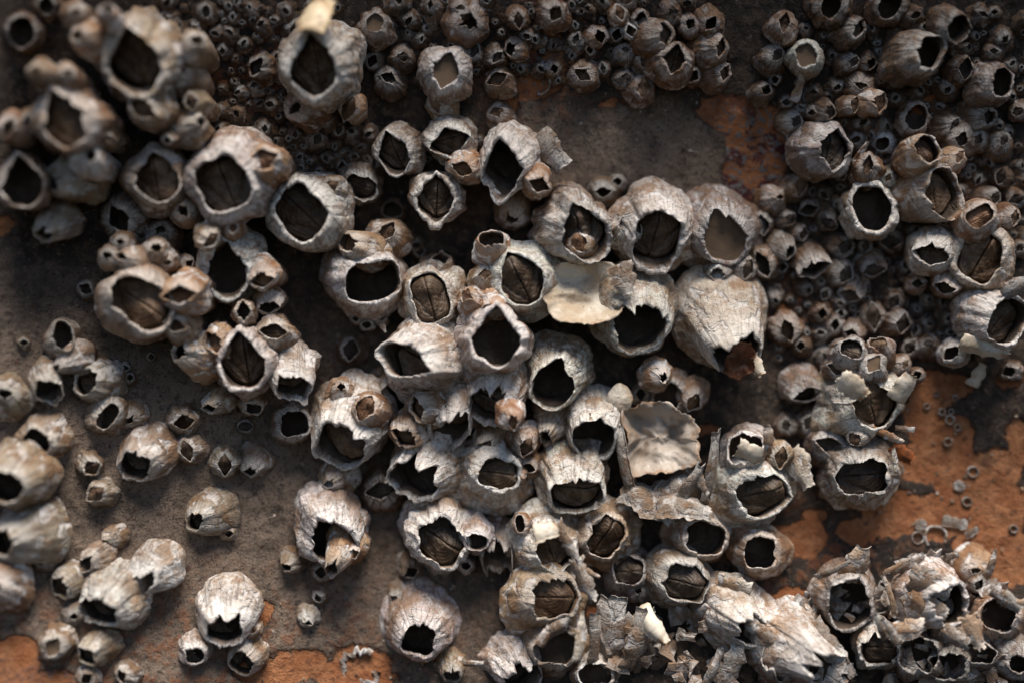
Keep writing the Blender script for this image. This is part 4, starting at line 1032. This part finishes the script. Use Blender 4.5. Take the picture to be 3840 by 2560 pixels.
ring(*px(1345, 345, 2840, 1860), 22, 6, 'thin pale ring left of the large broken ring on the orange paint')
ring(*px(240, 690, 1900, 0), 56, 10, 'thin white half ring scar on rust in the top centre', arc=4.2, a0=-1.2, group=None)
ring(*px(1010, 1440, 900, 1860), 70, 26, 'big worn crusty ring scar round rust at the bottom edge', arc=5.2, a0=.9, group=None, wob=.4, flat=.35, tone='g')

# ------------------------------------------------------------------ loose crumbs of shell in the heap (too many and small to count) and a crowd of tiny barnacles
def heap(name, label, seed, polys, n, sz, tone, hmax):
    rnd = random.Random(seed); Vs, Qs, Bc, off = [], [], [], 0
    for i in range(n):
        a, b, c_, d = rnd.choice(polys); X = rnd.uniform(a, c_); Y = rnd.uniform(b, d)
        c, hh = on_hull(X, Y, rnd.uniform(0, hmax)); L = rnd.uniform(.4, 1.2) * sz * S; W = L * rnd.uniform(.32, .85); an = rnd.uniform(0, 6.28); tl = rnd.uniform(-.7, .7)
        U = np.array([math.cos(an) * math.cos(tl), -math.sin(tl), math.sin(an) * math.cos(tl)]); Wd = np.array([-math.sin(an), rnd.uniform(-.5, .5), math.cos(an)]); Nn = np.cross(U, Wd); Nn /= np.linalg.norm(Nn)
        s = np.linspace(-1, 1, 4)[:, None, None]; t = np.linspace(-1, 1, 3)[None, :, None]
        j = np.array([[[rnd.uniform(-.22, .22)] for _ in range(3)] for _ in range(4)])
        P = c + (s + j) * L * U + t * W * (1 + j - .35 * s) * Wd + (-.25 * W * t ** 2) * Nn
        P = np.concatenate([P.reshape(-1, 3), (P - Nn * W * .30).reshape(-1, 3)])
        F = grid_faces(4, 3, False); e = [0, 1, 2, 5, 8, 11, 10, 9, 6, 3]
        Q = np.concatenate([F, F[:, ::-1] + 12, np.array([[e[q + 1 - len(e)], e[q], e[q] + 12, e[q + 1 - len(e)] + 12] for q in range(len(e))])])
        Vs.append(P); Qs.append(Q + off); off += 24; Bc.append(np.tile([rnd.random() * 3, rnd.random() * 3, .5], (24, 1)))
    bc = np.concatenate(Bc); o = link(name, raw_mesh(name, np.concatenate(Vs), np.concatenate(Qs), M_SHELL, {'v': np.full(off, .5), 'bc': bc}, smooth=False), None, None, (*TINT[tone][0], .45))
    o['kind'] = 'stuff'; o['label'] = label
heap('shell_debris', 'crumbled shell splinters filling the broken heap at lower right', 5, [(2980, 2190, 3800, 2300), (2900, 2250, 3840, 2560), (3280, 2090, 3640, 2350), (3300, 2200, 3840, 2500), (2350, 2300, 2760, 2560), (2250, 2350, 2500, 2500), (3300, 2330, 3820, 2560)], 230, 40, 'g', mm(5.5))
heap('shell_grit', 'fine pale shell grit stuck to the hull', 6, [(0, 1500, 2000, 2560), (3300, 1500, 3840, 2100), (1900, 350, 2700, 700), (900, 1900, 1900, 2560)], 220, 7, 's', 0.0002)

def crowd():
    rnd = random.Random(77); Ps, Qs, Vv, Bc, off = [], [], [], [], 0
    placed = [(r['cx'], r['cy'], r['R']) for r in rows]; n = 0; tries = 0
    zones = [(820, 20, 1300, 560, 4), (1480, 0, 2650, 300, 4), (2960, 40, 3840, 900, 8), (2900, 900, 3700, 1350, 5), (1120, 560, 1420, 640, 1), (1000, 500, 2000, 620, 2), (600, 0, 1200, 120, 1), (3550, 600, 3840, 900, 2)]
    bag = [z for z in zones for _ in range(z[4])]
    while n < 260 and tries < 9000:
        tries += 1; z = rnd.choice(bag); X, Y = rnd.uniform(z[0], z[2]), rnd.uniform(z[1], z[3]); R = rnd.choice([18, 22, 27, 32, 38, 46])
        if any((X - a) ** 2 + (Y - b) ** 2 < (c * .82 + R * .55) ** 2 for a, b, c in placed): continue
        placed.append((X, Y, R)); n += 1; an = rnd.uniform(0, 6.28); f = rnd.uniform(.1, .4)
        # mouths lean outwards, away from the clear middle of the hull
        r = dict(bx=X, by=Y, R=R, ox=X + f * R * math.cos(an) + (X - 1920) / 1920 * R * .3, oy=Y + f * R * math.sin(an), a=R * rnd.uniform(.30, .55), b=R * rnd.uniform(.16, .32), ang=rnd.uniform(0, 3.14), shape=rnd.choice('ddr'),
                 cont='e', rag=0, h0=0., H=rnd.uniform(.7, 1.1), vr=.9, rim=.08, rough=1.3, bulge=(rnd.uniform(1.1, 1.8), .95), tent=.4, flare=.25, lod=1, floor=.62)
        g = barnacle_geo(r, tries * .37); P = g['P'] + g['B']
        Ps.append(P.reshape(-1, 3)); Qs.append(grid_faces(P.shape[0], P.shape[1], True)[:, ::-1] + off); off += P.shape[0] * P.shape[1]; Vv.append(g['V'].ravel()); Bc.append(g['bc'].reshape(-1, 3))
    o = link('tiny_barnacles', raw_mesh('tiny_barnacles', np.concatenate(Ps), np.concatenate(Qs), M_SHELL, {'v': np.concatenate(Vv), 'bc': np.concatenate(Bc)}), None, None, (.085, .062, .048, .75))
    o['kind'] = 'stuff'; o['label'] = 'mass of tiny dark barnacles between the larger ones'
crowd()
if False: print('script', round(time.time() - T0, 1), 's', len(rows), 'barnacles', sum(len(o.data.polygons) for o in SC.objects if o.type == 'MESH') * 2, 'tris')
